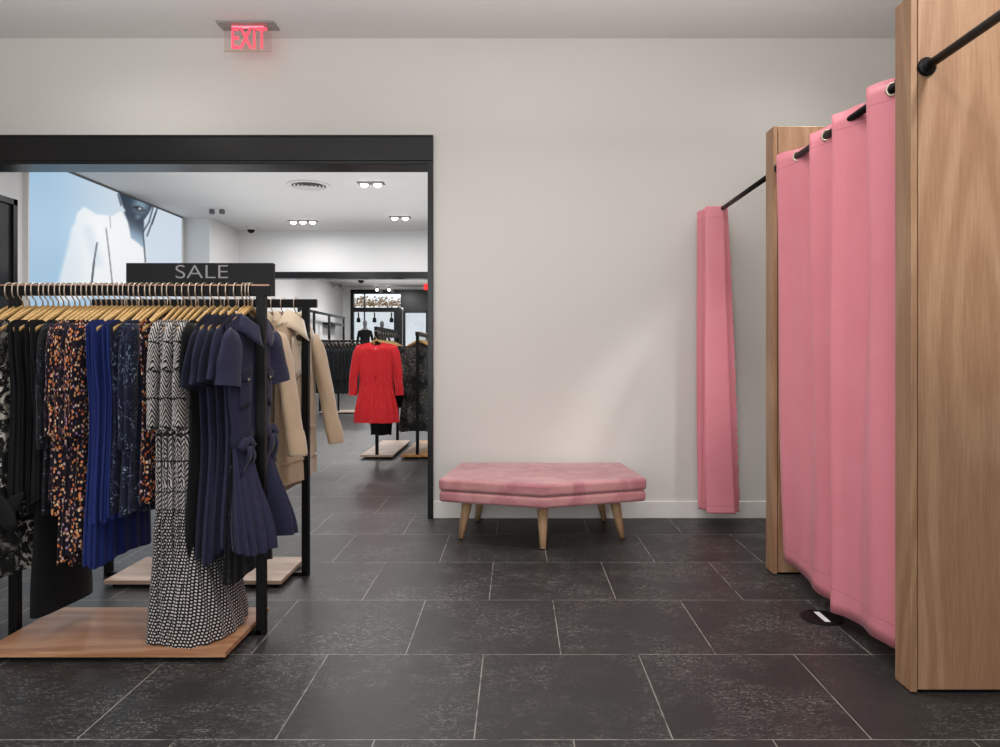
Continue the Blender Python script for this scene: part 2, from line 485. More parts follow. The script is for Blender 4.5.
m.build('door_frame', M['frame'], dr)
m = MB(); m.box((U(405.5), D3, .25), (U(449), D3+.01, V(313))); m.build('pane', M['glass'], dr)
m = MB(); m.tube([(U(424.5), D3-.1, .9), (U(424.5), D3-.1, 1.35)], .02); m.build('handle', M['steel'], dr)
m = MB(); m.box((U(452), D3, 0), (.5, D3+.2, 3.4)); struct(m.build('wall_beside_door', M['wall_far']))
# street beyond
m = MB(); m.box((-20, 40, 0), (14, 40.4, 3.60)); m.box((-20, 39.95, 3.60), (14, 40.45, 3.68)); struct(m.build('street_wall', plain('pale_street_facade', 'd8dadc', .8)))
def tree_foliage():
    m = MB(); rnd = random.Random(3)
    for i in range(2600):
        c = Vector((rnd.uniform(-12, 1), 36 + rnd.gauss(0, .5), 3.58 + min(.42, abs(rnd.gauss(0, .22)))))
        a = Vector((rnd.gauss(0,1), rnd.gauss(0,1), rnd.gauss(0,1))).normalized(); b = a.orthogonal().normalized()
        s = rnd.uniform(.05, .11); g = a.cross(b)
        k = len(m.v); m.v += [c + b*s, c + g*s*.6, c - b*s, c - g*s*.6]; m.f.append([k, k+1, k+2, k+3]); m.uv.append([(0,0)]*4)
    n = NT('autumn_leaves'); f = n.noise(n.coord('Object'), 3, 3)
    return m.build('hedge_foliage', n.set(n.ramp(f, [(.3, '4a3524'), (.5, '8a6a44'), (.65, 'c0a890')]), .8))
tag(tree_foliage(), 'brown autumn foliage seen through the shop front transom', 'foliage', kind='stuff')

# ---------------------------------------------------------------- light box poster
def lightbox():
    t = thing('poster_lightbox', 'large blue-lit fashion poster of woman in white blazer on side wall', 'poster', (-5.68, 10.15, 0))
    y0, y1, z0, z1 = 8.19, 11.92, .35, 3.465
    m = MB()
    m.box((0, y0-10.15, z0), (.05, y1-10.15, z1)); m.build('case', M['base'], t)
    # the printed picture
    NY, NZ = 170, 150
    def poly_d(p, poly):
        inside = False; n = len(poly); dmin = 1e9
        for i in range(n):
            a, b = poly[i], poly[(i+1) % n]
            if (a[1] > p[1]) != (b[1] > p[1]) and p[0] < (b[0]-a[0])*(p[1]-a[1])/(b[1]-a[1]) + a[0]: inside = not inside
            dmin = min(dmin, seg_d(p, a, b))
        return dmin if inside else -dmin
    def seg_d(p, a, b):
        vx, vy = b[0]-a[0], b[1]-a[1]; L = vx*vx+vy*vy
        t = max(0, min(1, ((p[0]-a[0])*vx + (p[1]-a[1])*vy)/L)) if L else 0
        return math.hypot(p[0]-a[0]-t*vx, p[1]-a[1]-t*vy)
    def ss(x, a, b):
        t = max(0, min(1, (x-a)/(b-a))); return t*t*(3-2*t)
    def mixc(a, b, f): return tuple(a[i]*(1-f)+b[i]*f for i in range(3))
    body = [(60, 284), (70, 245), (77, 213), (84, 206.5), (96, 214), (112, 216), (121, 211), (128, 222), (146, 250), (150, 290), (60, 300)]
    neck = [(124, 212), (128, 222), (131, 238), (139, 243.5), (143, 248), (144, 230), (144, 222), (142, 212), (134, 206)]
    face = [(118, 190), (123, 207), (131, 218), (138, 222.5), (144, 220), (149, 213), (153, 205), (152, 198), (140, 188)]
    m = MB(); rows = []; cols = []
    for i in range(NZ + 1):
        r = []
        for j in range(NY + 1):
            y = y0 + (y1-y0)*j/NY; z = z0 + (z1-z0)*i/NZ
            px = VX - 5.624/y*F; py = VY - (z-H)/y*F
            p = (px, py)
            bg = mixc((166, 201, 228), (212, 226, 238), ss(px + (284-py)*.25, 60, 150))
            c = bg
            db = poly_d(p, body)
            if db > -6:
                jk = mixc((226, 236, 244), (247, 250, 252), ss(px, 66, 100))
                jk = mixc(jk, (205, 220, 234), .5*ss(seg_d(p, (88, 230), (98, 262)), 10, 0))
                c = mixc(c, jk, ss(db, -5 if py > 225 and px < 80 else -1.2, 1.2))
                for a, b2, w_, k in (((97, 243), (94, 262), 1.1, .8), ((94, 262), (91, 290), 1.3, .95), ((106, 228), (109, 252), .6, .9), ((109, 252), (113, 290), .6, .9), ((110, 216), (110.5, 228), .4, .6)):
                    c = mixc(c, (38, 48, 66), k*ss(seg_d(p, a, b2), w_*.7+.6, w_*.7-.5))
            dn = poly_d(p, neck)
            if dn > -2: c = mixc(c, mixc((150, 176, 198), (40, 56, 76), ss(224-py + (px-134)*.5, -16, 6)), ss(dn, -1, 1))
            df = poly_d(p, face)
            if df > -2:
                fc = mixc((128, 152, 172), (40, 56, 74), ss(math.hypot((px-141)/1.0, (py-204)/1.25), 1, 13))
                fc = mixc(fc, (150, 172, 190), .6*ss(math.hypot(px-138, (py-217)*1.4), 5, 0))
                c = mixc(c, fc, ss(df, -.8, .8))
                yl = 208.6 + (px-139)*.28
                c = mixc(c, (30, 30, 42), ss(abs((px-139)/7.0)+abs((py-yl)/3.2), 1.15, .8))
                c = mixc(c, (225, 230, 234), ss(abs((px-139.5)/4.6)+abs((py-yl-.2)/1.0), 1.15, .6))
                c = mixc(c, (26, 34, 46), .75*ss(abs(px-138)*.8+abs(py-198.5)*1.8, 5.5, 2.5))
            for a, b2 in (((118, 194), (121, 205)), ((154, 204), (149, 222)), ((149, 222), (143, 232)), ((158, 206), (152, 224)), ((143, 232), (145.5, 262)), ((156, 212), (147, 236))):
                c = mixc(c, (40, 52, 68), .8*ss(seg_d(p, a, b2), 1.3, .3))
            r.append((.056, y-10.15, z)); cols.append(lin(tuple(q/255 for q in c)))
        rows.append(r)
    m.grid(rows); m.col = cols
    n = NT('lit_poster_print'); a = n.n('Attribute', attribute_name='Col')
    n.set('000000', .4, emit=a.outputs[0], es=.88)
    m.build('poster_print', n.m, t, smooth=True)
    m = MB(); fy = (y0-10.15, y1-10.15)
    m.box((0, fy[0]-.02, z1), (.075, fy[1]+.02, z1+.022)); m.build('top_trim', M['grey'], t)
    m = MB(); m.box((0, fy[0]-.02, z0-.03), (.075, fy[1]+.02, z0)); m.box((0, fy[0]-.02, z0), (.058, fy[0], z1)); m.box((0, fy[1], z0), (.075, fy[1]+.02, z1))
    m.build('edge_trim', M['base'], t)
lightbox()
# dark framed wall mirror left of the poster
t = thing('wall_mirror', 'tall black framed dark mirror on side wall beside the blue poster', 'mirror', (-5.68, 7.2, 0))
m = MB(); m.box((0, -.9, .15), (.02, .80, 2.87)); m.build('glass', M['darkglass'], t)
m = MB()
for b in (((0, -.95, .1), (.05, -.88, 2.93)), ((0, .745, .1), (.05, .815, 2.93)), ((0, -.95, 2.86), (.05, .815, 2.93)), ((0, -.95, .1), (.05, .815, .17))): m.box(*b)
m.build('frame', M['frame'], t, bevel=.004)

# ---------------------------------------------------------------- exit sign
t = thing('exit_sign', 'red illuminated EXIT sign of edge-lit glass hanging from the ceiling', 'sign', (X(248, 4.95), 4.95, CZ))
m = MB(); m.box((-.2, -.068, -.012), (.2, .068, 0)); m.build('ceiling_plate', plain('brushed_steel_plate', '9a9896', .45, .4), t, bevel=.003)
m = MB(); m.box((-.165, -.004, -.178), (.165, .004, -.012)); 
n = NT('edge_lit_acrylic'); 
tr = n.n('BsdfTransparent'); tr.inputs[0].default_value = (.97, .93, .93, 1); gl = n.n('BsdfGlossy'); gl.inputs['Roughness'].default_value = .08
mx = n.n('MixShader'); mx.inputs[0].default_value = .07; n.l(tr.outputs[0], mx.inputs[1]); n.l(gl.outputs[0], mx.inputs[2]); n.l(mx.outputs[0], n.t.nodes['Material Output'].inputs[0])
m.build('glass_panel', n.m, t)
m = MB(); m.box((-.165, -.007, -.186), (.165, .007, -.177)); m.build('lower_rail', M['steel'], t)
m = MB(); m.box((-.11, -.010, -.018), (.11, .012, -.012)); m.build('led_strip', emit('led_strip_glow', 'ff7080', 2.5), t)
def text(name, body, size, loc, mat, parent, sx=1, depth=.001, off=0):
    cu = bpy.data.curves.new(name, 'FONT'); cu.body = body; cu.size = size; cu.align_x = 'CENTER'; cu.align_y = 'CENTER'; cu.extrude = depth; cu.offset = off
    cu.materials.append(mat)
    o = bpy.data.objects.new(name, cu); COL.objects.link(o); o.parent = parent
    bpy.context.view_layer.update()
    me = bpy.data.meshes.new_from_object(o.evaluated_get(bpy.context.evaluated_depsgraph_get())); me.name = name
    bpy.data.objects.remove(o); bpy.data.curves.remove(cu)
    if not me.materials: me.materials.append(mat)
    me.transform(Matrix.Translation(loc) @ Matrix.Rotation(PI/2, 4, 'X') @ Matrix.Diagonal((sx, 1, 1, 1)))
    o = bpy.data.objects.new(name, me); COL.objects.link(o); o.parent = parent
    return o
text('exit_lettering', 'EXIT', .213, (.008, -.006, -.102), M['exit_red'], t, .58, .001, .002)
# far exit sign
t = thing('exit_sign', 'small red exit sign near the far entrance door', 'sign', (X(428.5, 20), 20, CZ))
m = MB(); m.box((-.13, -.03, -.51), (.13, .03, -.34)); m.build('sign_box', M['exit_far'], t, bevel=.01)
m = MB(); m.box((-.02, -.02, -.34), (.02, .02, 0)); m.build('drop_stem', M['steel'], t)

# ================================================================== FITTING ROOM PARTITIONS
PX = 1.39
def panel(y0, y1, label, h):
    t = thing('partition_panel', label, 'partition', (PX, y0, 0), 0, 'oak fitting room partitions')
    d = y1 - y0
    m = MB(); m.box((0, 0, .006), (.022, d, h)); m.build('end_post', M['oak'], t, bevel=.002)
    m = MB(); m.box((.026, .002, .014), (RX-PX-.004, d-.002, h)); m.build('board', M['oak'], t, bevel=.002)
    m = MB(); m.box((.02, .012, 0), (RX-PX-.004, d-.012, .016)); m.box((.018, .008, .02), (.03, d-.008, h-.01)); m.build('plinth', M['black'], t)
    return t
panel(2.495, 2.60, 'tall oak fitting room partition, the nearer one, with curtain rod on its front', 2.465)
panel(3.83, 3.945, 'tall oak fitting room partition between the long pink curtain and the wall', 2.425)
RXX, RZ_ = 1.425, 2.197
def rod(y0, y1, label, x=RXX, flanges=(True, True), z=RZ_):
    t = thing('curtain_rod', label, 'curtain rod', (x, y0, z), 0, 'black curtain rods')
    L = y1 - y0
    m = MB(); m.tube([(0, .002, 0), (0, L-.002, 0)], .0155, 16); m.build('rod', M['black'], t, smooth=True)
    for k, (yy, s) in enumerate(((0, 1), (L, -1))):
        if flanges[k]:
            m = MB(); m.lathe([(.0, 0), (.032, 0), (.033, s*.008), (.028, s*.013), (.019, s*.014), (.018, s*.034), (.0, s*.034)], (0, yy, 0), 24, 'Y'); m.build('flange', M['black'], t, smooth=True)
    return t
rod(1.1, 2.495, 'black curtain rod fixed to front of the nearer oak partition', 1.443, z=2.206)
rod(2.60, 3.83, 'black curtain rod carrying the long pink curtain')
rod(3.945, D1, 'black curtain rod carrying the bunched pink curtain by the wall')

def wavy(t_):
    return t_
def long_curtain():
    t = thing('curtain', 'long pink satin curtain with eyelets drawn across the middle fitting room', 'curtain', (0, 0, 0), 0, 'pink fitting room curtains')
    top = [(3.80,1.40),(3.72,1.366),(3.583,1.425),(3.47,1.468),(3.40,1.425),(3.335,1.380),(3.248,1.425),(3.18,1.460),(3.125,1.425),(3.075,1.362),(3.014,1.42),(2.92,1.468),(2.85,1.425),(2.775,1.373),(2.678,1.425),(2.61,1.45)]
    bot = [(3.80,1.44),(3.70,1.425),(3.58,1.43),(3.50,1.425),(3.38,1.412),(3.25,1.452),(3.17,1.41),(3.09,1.372),(2.98,1.402),(2.90,1.412),(2.80,1.392),(2.70,1.418),(2.61,1.44)]
    def curve(keys, y):
        for (a, pa), (b, pb) in zip(keys, keys[1:]):
            if a >= y >= b:
                t_ = (a-y)/(a-b); t2 = t_*t_*(3-2*t_)
                return pa + (pb-pa)*(.65*t_ + .35*t2)
        return keys[-1][1] if y < keys[-1][0] else keys[0][1]
    def sm(keys, y): return (curve(keys, y-.012) + 2*curve(keys, y) + curve(keys, y+.012))/4
    NYc, NZc = 220, 46
    ztop, zbot = 2.236, .075
    rows, uvs = [], []
    # perimeter for uv
    for i in range(NZc + 1):
        f = i/NZc; row = []; uv = []; s = 0; prev = None
        for j in range(NYc + 1):
            y = 3.80 + (2.612-3.80)*j/NYc
            k = .9*f**1.35
            xx = sm(top, y)*(1-k) + sm(bot, y)*k + .009*math.sin(4*f + 7*y)*f*(1-f)*4 + .003*math.sin(31*y + 2*f)
            ph = 0
            # -x is the camera side
            yy = y + .012*k*math.sin(9*y) 
            z = ztop + (zbot-ztop)*f
            z += f*(.010*math.sin(9*y+1.0) + .03*max(0, (y-3.3)/.5) + .02*max(0, (2.9-y)/.3))
            if i < 2: z += .006*math.sin(26*y)
            p = Vector((xx, yy, z)); row.append(p)
            if prev is not None: s += (Vector((p.x, p.y, 0))-Vector((prev.x, prev.y, 0))).length
            prev = p; uv.append((s, ztop - z))
        rows.append(row); uvs.append(uv)
    m = MB(); m.grid(rows, uv=uvs); m.build('fabric_panel', M['pink'], t, smooth=True, solid=.0025)
    for y in (3.583, 3.40, 3.248, 3.125, 3.014, 2.85, 2.678):
        m = MB(); m.torus((RXX, y, RZ_), .0235, .005, (1 if int(y*1000) in (3583, 3248, 3014, 2678) else -1, .9, 0), 24, 8); m.build('eyelet', M['steel'], t, smooth=True)
long_curtain()
def bunched_curtain():
    t = thing('curtain', 'narrow bunched pink satin curtain hanging beside the white wall', 'curtain', (0, 0, 0), 0, 'pink fitting room curtains')
    folds = 5; N = 180; NZc = 150
    ztop, zbot = 2.212, .10
    rows, uvs = [], []
    for i in range(NZc+1):
        f = i/NZc; row = []; uv = []; s = 0; prev = None
        for j in range(N+1):
            g = j/N
            ph = 2*PI*folds*g + .4
            amp = .082 + .010*math.sin(g*7) + .042*f
            tri = math.sin(ph); tri = math.copysign(abs(tri)**.75, tri)
            cx = 1.39 + .040*f
            y = 5.115 - .235*g*(1+.15*f)
            xx = cx + amp*tri + .010*f*math.sin(23*g + 4*f) + .004*max(0, tri)**2*math.sin(150*f + 5*math.sin(17*f))*min(1, f*3)*(g > .45)
            z = ztop + (zbot-ztop)*f + (.006*math.sin(ph*.5) if i == NZc else 0)
            p = Vector((xx, y, z)); row.append(p)
            if prev is not None: s += math.hypot(p.x-prev.x, p.y-prev.y)
            prev = p; uv.append((s, ztop-z))
        rows.append(row); uvs.append(uv)
    m = MB(); m.grid(rows, uv=uvs); m.build('fabric_panel', M['pink'], t, smooth=True, solid=.0025)
    for k in range(5):
        y = 5.09 - .045*k
        m = MB(); m.torus((RXX, y, RZ_), .0235, .005, (.25 if k % 2 else -.25, 1, 0), 20, 8); m.build('eyelet', M['steel'], t, smooth=True)
bunched_curtain()
# floor sticker / puck under the curtain
t = thing('floor_disc', 'round black floor disc with white dash under the long pink curtain', 'floor marker', (1.385, 3.21, 0))
m = MB(); m.lathe([(0, 0), (.094, 0), (.095, .003), (.088, .006), (0, .006)], (0, 0, 0), 40); m.build('disc', M['black'], t)
m = MB(); m.box((-.012, -.062, .006), (.012, .058, .0075)); m.build('white_dash', plain('white_mark', 'e6e6e6', .6), t)

# ================================================================== BENCH
def bench():
    t = thing('bench', 'pink velvet bench with angled front and splayed oak legs against the wall', 'bench', (.17, 4.72, 0))
    ox, oy = .17, 4.72
    pts = [(-.40, 5.09), (-.486, 4.43), (.162, 4.22), (.822, 4.45), (.76, 5.09)]
    pts = [(x-ox, y-oy) for x, y in pts]
    def slab(z0, z1, grow, name):
        c = Vector((sum(p[0] for p in pts)/5, sum(p[1] for p in pts)/5))
        q = [tuple(c + (Vector(p)-c)*(1+grow)) for p in pts]
        m = MB(); m.prism(q, 'Z', z0, z1)
        o = m.build(name, M['velvet'], t, bevel=.021)
        o.modifiers['bevel'].segments = 4; o.data.polygons.foreach_set('use_smooth', [True]*len(o.data.polygons))
        w_ = o.modifiers.new('weighted', 'WEIGHTED_NORMAL'); w_.keep_sharp = False
        return o
    slab(.268, .338, -.004, 'lower_cushion'); slab(.340, .415, .002, 'upper_cushion')
    m = MB(); 
    q = [(p[0]*.7, p[1]*.7) for p in pts]
    m.prism(q, 'Z', .25, .270); m.build('seat_base', M['oak_leg'], t)
    for (x, y, bx, by) in ((.165, 4.40, .164, 4.33), (-.31, 4.60, -.357, 4.585), (.635, 4.60, .69, 4.60), (-.235, 5.0, -.277, 5.08), (.58, 5.0, .63, 5.08)):
        m = MB(); m.tube([(x-ox, y-oy, .269), ((x*.5+bx*.5)-ox, (y+by)/2-oy, .13), (bx-ox, by-oy, .004)], [.036, .028, .018], 16)
        m.build('leg', M['oak_leg'], t, smooth=True)
bench()

# ================================================================== HANGERS
def make_hanger(name, label, W=.186, group=None, cat='hanger', wood=None):
    t = thing(name, label, cat, (0, 0, 0), 0, group)
    m = MB()
    path = [(0, .023, -.036), (0, .027, -.020)]
    for k in range(13):
        a = PI*k/12; path.append((0, .0265*math.cos(a), -.010 + .0165*math.sin(a)))
    path += [(0, -.0275, -.026), (0, -.026, -.044), (0, -.015, -.058), (0, -.002, -.069), (0, 0, -.09)]
    m.tube(path, .0028, 6); m.build('hook', M['steel'], t, smooth=True)
    rows = []; N = 24
    for i in range(N+1):
        u = -W + 2*W*i/N; a = abs(u)/W
        zc = -.098 - .100*a**1.12; hh = .0125*(1-.2*a); th = .0062 - .0012*a
        xs = .004*a*a
        ring = []
        for k in range(8):
            g = 2*PI*k/8; ring.append((xs + th*math.cos(g), u, zc + hh*math.sin(g)))
        rows.append(ring)
    b = m2 = MB(); q = m2.grid(rows, True); m2.cap(range(q, q+8), True); m2.cap(range(q+N*8, q+N*8+8))
    m2.build('shoulder_bar', wood or M['hanger'], t, smooth=True)
    return t

# ================================================================== GARMENTS
def lerp_prof(prof, t):
    for a, b in zip(prof, prof[1:]):
        if t <= b[0]:
            f = (t-a[0])/(b[0]-a[0]) if b[0] > a[0] else 0
            f = f*f*(3-2*f)
            return [a[i]*(1-f)+b[i]*f for i in range(1, len(a))]
    return list(prof[-1][1:])
class Garment:
    """Body of a hanging garment. Local frame: y across the shoulders, +x the front, z down from the hanger hook."""
    def __init__(s, L, prof, top=-.105, slope=None, neck=.155, neckd=.055, pleats=0, amp=0., pstart=.15, seed=0, hemwave=.01, dent=None, nt=72, nz=30, shift=None):
        s.__dict__.update(locals()); s.rnd = random.Random(seed); s.ph = s.rnd.uniform(0, 6.28)
    def pt(s, th, t):
        w, d = lerp_prof(s.prof, t)[:2]
        cu, sn = math.cos(th), math.sin(th)
        u = w*math.copysign(abs(cu)**.9, cu)
        n = d*math.copysign(abs(sn)**.75, sn)
        if s.pleats:
            a = s.amp*max(0, min(1, (t-s.pstart)/.4))
            pl = math.sin(s.pleats*th + s.ph + .6*math.sin(3*th)) 
            n += a*pl*(.4+.6*abs(sn)); u += a*.8*pl*cu
        # broad drape
        n += .25*d*math.sin(2.2*th + s.ph + 2*t)*t
        au = abs(u)
        zt = (s.top + .026 - .100*(au/.2)**1.12) if s.slope is None else s.top - s.slope*max(0, au - s.neck*.8)
        if au < s.neck and t < .25:
            k = 1-(au/s.neck)**2
            k = min(1, k*1.8); zt -= (s.neckd if sn > 0 else s.neckd*.75)*k*max(0, 1-t/.25)
        zh = s.top - s.L + s.hemwave*math.sin(3*th + s.ph)
        z = zt*(1-t) + zh*t
        if s.dent and sn > 0:
            k = min(1, max(0, (abs(u)-s.dent[0])/s.dent[1])); k = k*k*(3-2*k)
            n = min(n, s.dent[2])*(1-k) + n*k
        if s.shift:
            n += s.shift(u, t)
        return Vector((n, u, z))
    def body(s, name, mat, parent):
        rows, uvs = [], []
        for i in range(s.nz+1):
            t = (i/s.nz)
            t = t**1.15
            row, uv = [], []; acc = 0; prev = None
            for k in range(s.nt):
                p = s.pt(2*PI*k/s.nt, t); row.append(p)
            # distance along ring, scaled evenly by a mean ring for a steady print
            for k in range(s.nt+1):
                p = row[k % s.nt]
                if prev is not None: acc += (p-prev).length
                prev = p; uv.append((acc, s.top-p.z))
            rows.append(row); uvs.append(uv)
        m = MB(); m.grid(rows, True, uvs)
        return m.build(name, mat, parent, smooth=True)
    def front(s, u, t, off=.004):
        w = lerp_prof(s.prof, t)[0]
        c = max(-.98, min(.98, u/w)); c = math.copysign(abs(c)**(1/.9), c)
        p = s.pt(math.acos(c), t); p.x += off; return p
    def patch(s, u0, u1, t0, t1, name, mat, parent, off=.005, point=0, n=6, solid=.003):
        rows, uvs = [], []
        for i in range(n+1):
            row, uv = [], []
            for j in range(n+1):
                fu = j/n; tt = t0 + (t1-t0)*i/n
                tt2 = tt + point*(1-abs(2*fu-1))*(i/n)
                row.append(s.front(u0+(u1-u0)*fu, tt2, off)); uv.append((fu*(u1-u0), tt))
            rows.append(row); uvs.append(uv)
        m = MB(); m.grid(rows, uv=uvs); return m.build(name, mat, parent, smooth=True, solid=solid)
def sleeve(parent, mat, side, w, ztop, L, r0, r1, ang=.2, bend=0., flat=.62, xo=0., fwd=0., name='sleeve', wr=.012, seed=0):
    """side -1 is the shoulder nearer the camera"""
    rows, uvs = [], []; N, K = 16, 20
    rnd = random.Random(seed); ph = rnd.uniform(0, 6)
    y, z, x = side*(w-.035), ztop, xo
    a = ang*1.0
    for i in range(N+1):
        f = i/N
        r = r0*(1-f) + r1*f
        if f < .2: r *= .55 + .45*math.sin(f/.2*PI/2)
        ca, sa = math.cos(a), math.sin(a)
        row, uv = [], []
        for k in range(K):
            g = 2*PI*k/K
            q = r*(1 + .10*math.sin(3*g + 4*f + ph)) + wr*math.sin(14*f+ph+g)*f*.3
            dy, dx = q*math.cos(g), q*flat*math.sin(g)
            row.append(Vector((x + dx, y + side*dy*ca, z + dy*sa)))
        for k in range(K+1): uv.append((2*PI*r*k/K, f*L))
        rows.append(row); uvs.append(uv)
        st = L/N; y += side*math.sin(a)*st; z -= math.cos(a)*st; x += fwd*st
        a = ang*(1-f)**1.3 + bend*f
    m = MB(); b = m.grid(rows, True, uvs); m.cap(range(b, b+K), True)
    return m.build(name, mat, parent, smooth=True)
def collar(parent, mat, neck=.062, top=-.098, d=.035, fall=.05, spread=.035, h=.032, name='collar', xo=0.):
    rows = []
    N = 30
    for r, (gr, dz) in enumerate(((-.004, -.02), (-.002, h*.6), (.004, h), (.012, h*.75), (.012+spread*.6, h*.75-fall*.6), (.012+spread, h*.75-fall))):
        row = []
        for k in range(N+1):
            th = PI/2 + .18 + (2*PI-.36)*k/N
            u, n = (neck+gr)*math.cos(th), (d+gr*.7)*math.sin(th)
            fr = max(0, math.sin(th)); z = top + dz - fr**2*.045
            if r >= 4: z -= .03*fr**3
            row.append((xo+n, u, z))
        rows.append(row)
    m = MB(); m.grid(rows); return m.build(name, mat, parent, smooth=True, solid=.003)
def bow(parent, mat, pos, name='bow', s=1.0):
    m = MB(); x, y, z = pos
    m.lathe([(0, -.018*s), (.016*s, -.012*s), (.02*s, 0), (.016*s, .012*s), (0, .018*s)], pos, 12)
    for sd in (-1, 1):
        rows = []
        for i in range(9):
            f = i/8; row = []
            for k in range(10):
                g = 2*PI*k/10
                wv = .03*s*math.sin(PI*min(1, f*1.05))+.006
                row.append((x+.012*math.sin(g), y + sd*f*.085*s, z - .03*s*f + wv*math.cos(g)))
            rows.append(row)
        b = m.grid(rows, True); m.cap(range(b, b+10)); m.cap(range(b+80, b+90))
        rows = []
        for i in range(9):
            f = i/8
            rows.append([(x+.006+.012*math.sin(5*f)+q*.004, y+sd*(.012+.045*f)*s + (q-.5)*(.035+.02*f)*s, z-.02-.17*s*f - (.02*abs(q-.5) if i == 8 else 0)) for q in (0, .5, 1)])
        m.grid(rows)
    return m.build(name, mat, parent, smooth=True, solid=.002)

# ---------------------------------------------------------------- racks
def rack(label, width_x0, width_x1, y, rail_x0, rail_x1, plat, matp, ztop=1.49, depth=.22, sign=None, along='X', plat_front=None, strip=False, group='black garment racks with wooden bases'):
    """posts at width_x0/x1 on depth y; plat = (x0, x1) wooden base"""
    cx = (width_x0+width_x1)/2
    t = thing('garment_rack', label, 'clothes rack', (cx, y, 0), 0, group)
    hw = (width_x1-width_x0)/2
    for s in (-1, 1):
        m = MB(); m.box((s*hw-.019, -.017, 0), (s*hw+.019, .017, ztop-.04)); m.build('post', M['black'], t, bevel=.002)
    m = MB(); m.box((rail_x0-cx, -.014, ztop-.045), (rail_x1-cx, .014, ztop)); m.build('rail', M['black'], t, bevel=.002)
    if strip: m = MB(); m.box((rail_x0-cx+.005, -.0155, ztop-.004), (rail_x1-cx-.005, -.0125, ztop+.002)); m.build('rail_edge_strip', M['copper_tone'], t)  # thin copper-toned line along the rail's upper front edge
    m = MB(); m.box((-hw, -.017, 0), (hw, .017, .02)); m.build('base_bar', M['black'], t)
    pf = plat_front if plat_front is not None else depth
    m = MB(); m.box((plat[0]-cx, -pf, .021), (plat[1]-cx, depth, .042)); m.build('wooden_base', matp, t, bevel=.0015)
    m = MB(); m.box((plat[0]-cx+.03, -pf+.03, .0), (plat[1]-cx-.03, depth-.03, .021)); m.build('base_frame', M['black'], t)
    return t
R1Y, R2Y = 3.03, 3.83
r1 = rack('black clothes rack with SALE sign, packed with dresses, in the front', -2.14, -1.087, R1Y, -2.24, -1.044, (-2.08, -1.125), M['oak_x'], plat_front=.285, depth=.2, strip=True)
# sign box on the rack (its own thing: it lifts off the rail)
t = thing('sale_sign', 'black sign reading SALE standing on the front rack rail', 'sign', (-1.35, R1Y, 1.49))
m = MB(); m.box((-.326, .016, -.045), (.306, .046, .097)); m.build('sign_board', plain('black_sign_face', '131314', .5, 0, .25, .05), t, bevel=.002)
text('sale_lettering', 'SALE', .084, (.0, .0150, .056), M['letter'], t, 1.32, .0008, -.001)
r2 = rack('black clothes rack holding beige coats, behind the sale rack', -2.20, -1.135, R2Y, -2.285, -1.075, (-2.10, -1.195), M['oak_pale'], plat_front=.22, depth=.2)

hang0 = None
def hang(px_or_x, y, rz, label, group, railz=1.492, is_x=False):
    global hang0
    x = px_or_x if is_x else X(px_or_x, y)
    if y == R1Y and not is_x and px_or_x < 218: rz += jit(px_or_x)
    if hang0 is None:
        hang0 = make_hanger('clothes_hanger', label, group=group)
        hang0.location = (x, y, railz); hang0.rotation_euler = (0, 0, rz); return hang0
    return dup(hang0, (x, y, railz), rz, label, group)

A = .07   # common slight twist of the hangers on the rail (far shoulder swings toward +x)
def jit(px): return .07*math.sin(px*12.9898 + 1.3)
def place(t, px, y=R1Y, rz=-A, z=1.492):
    rz = rz + (jit(px) if px < 218 else 0)
    t.location = (X(px, y), y, z); t.rotation_euler = (0, 0, rz)
GH = 'wooden hangers on the sale rack'

def simple_dress(label, group, mat, px, hem, prof, sl=None, pleats=0, amp=0, cat='dress', seed=0, name='dress', neckd=.05, rz=-A, **kw):
    t = thing(name, label, cat, (0, 0, 0), 0, group)
    L = 1.492 - .105 - hem
    g = Garment(L, prof, pleats=pleats, amp=amp, seed=seed, neckd=neckd, **kw)
    g.body('bodice' if False else 'body', mat, t)
    if sl:
        for sd in (-1, 1): sleeve(t, mat, sd, prof[0][1], -.175, sl[0], sl[1], sl[2], sl[3], flat=sl[4] if len(sl) > 4 else .3, seed=seed+sd)
    place(t, px, rz=rz)
    return t, g
def narrow(w0, w1, w2, d0=.012, d1=.014, d2=.02):
    return [(0, w0, .009), (.1, w0*.98, d0), (.4, w1, d1), (1, w2, d2)]

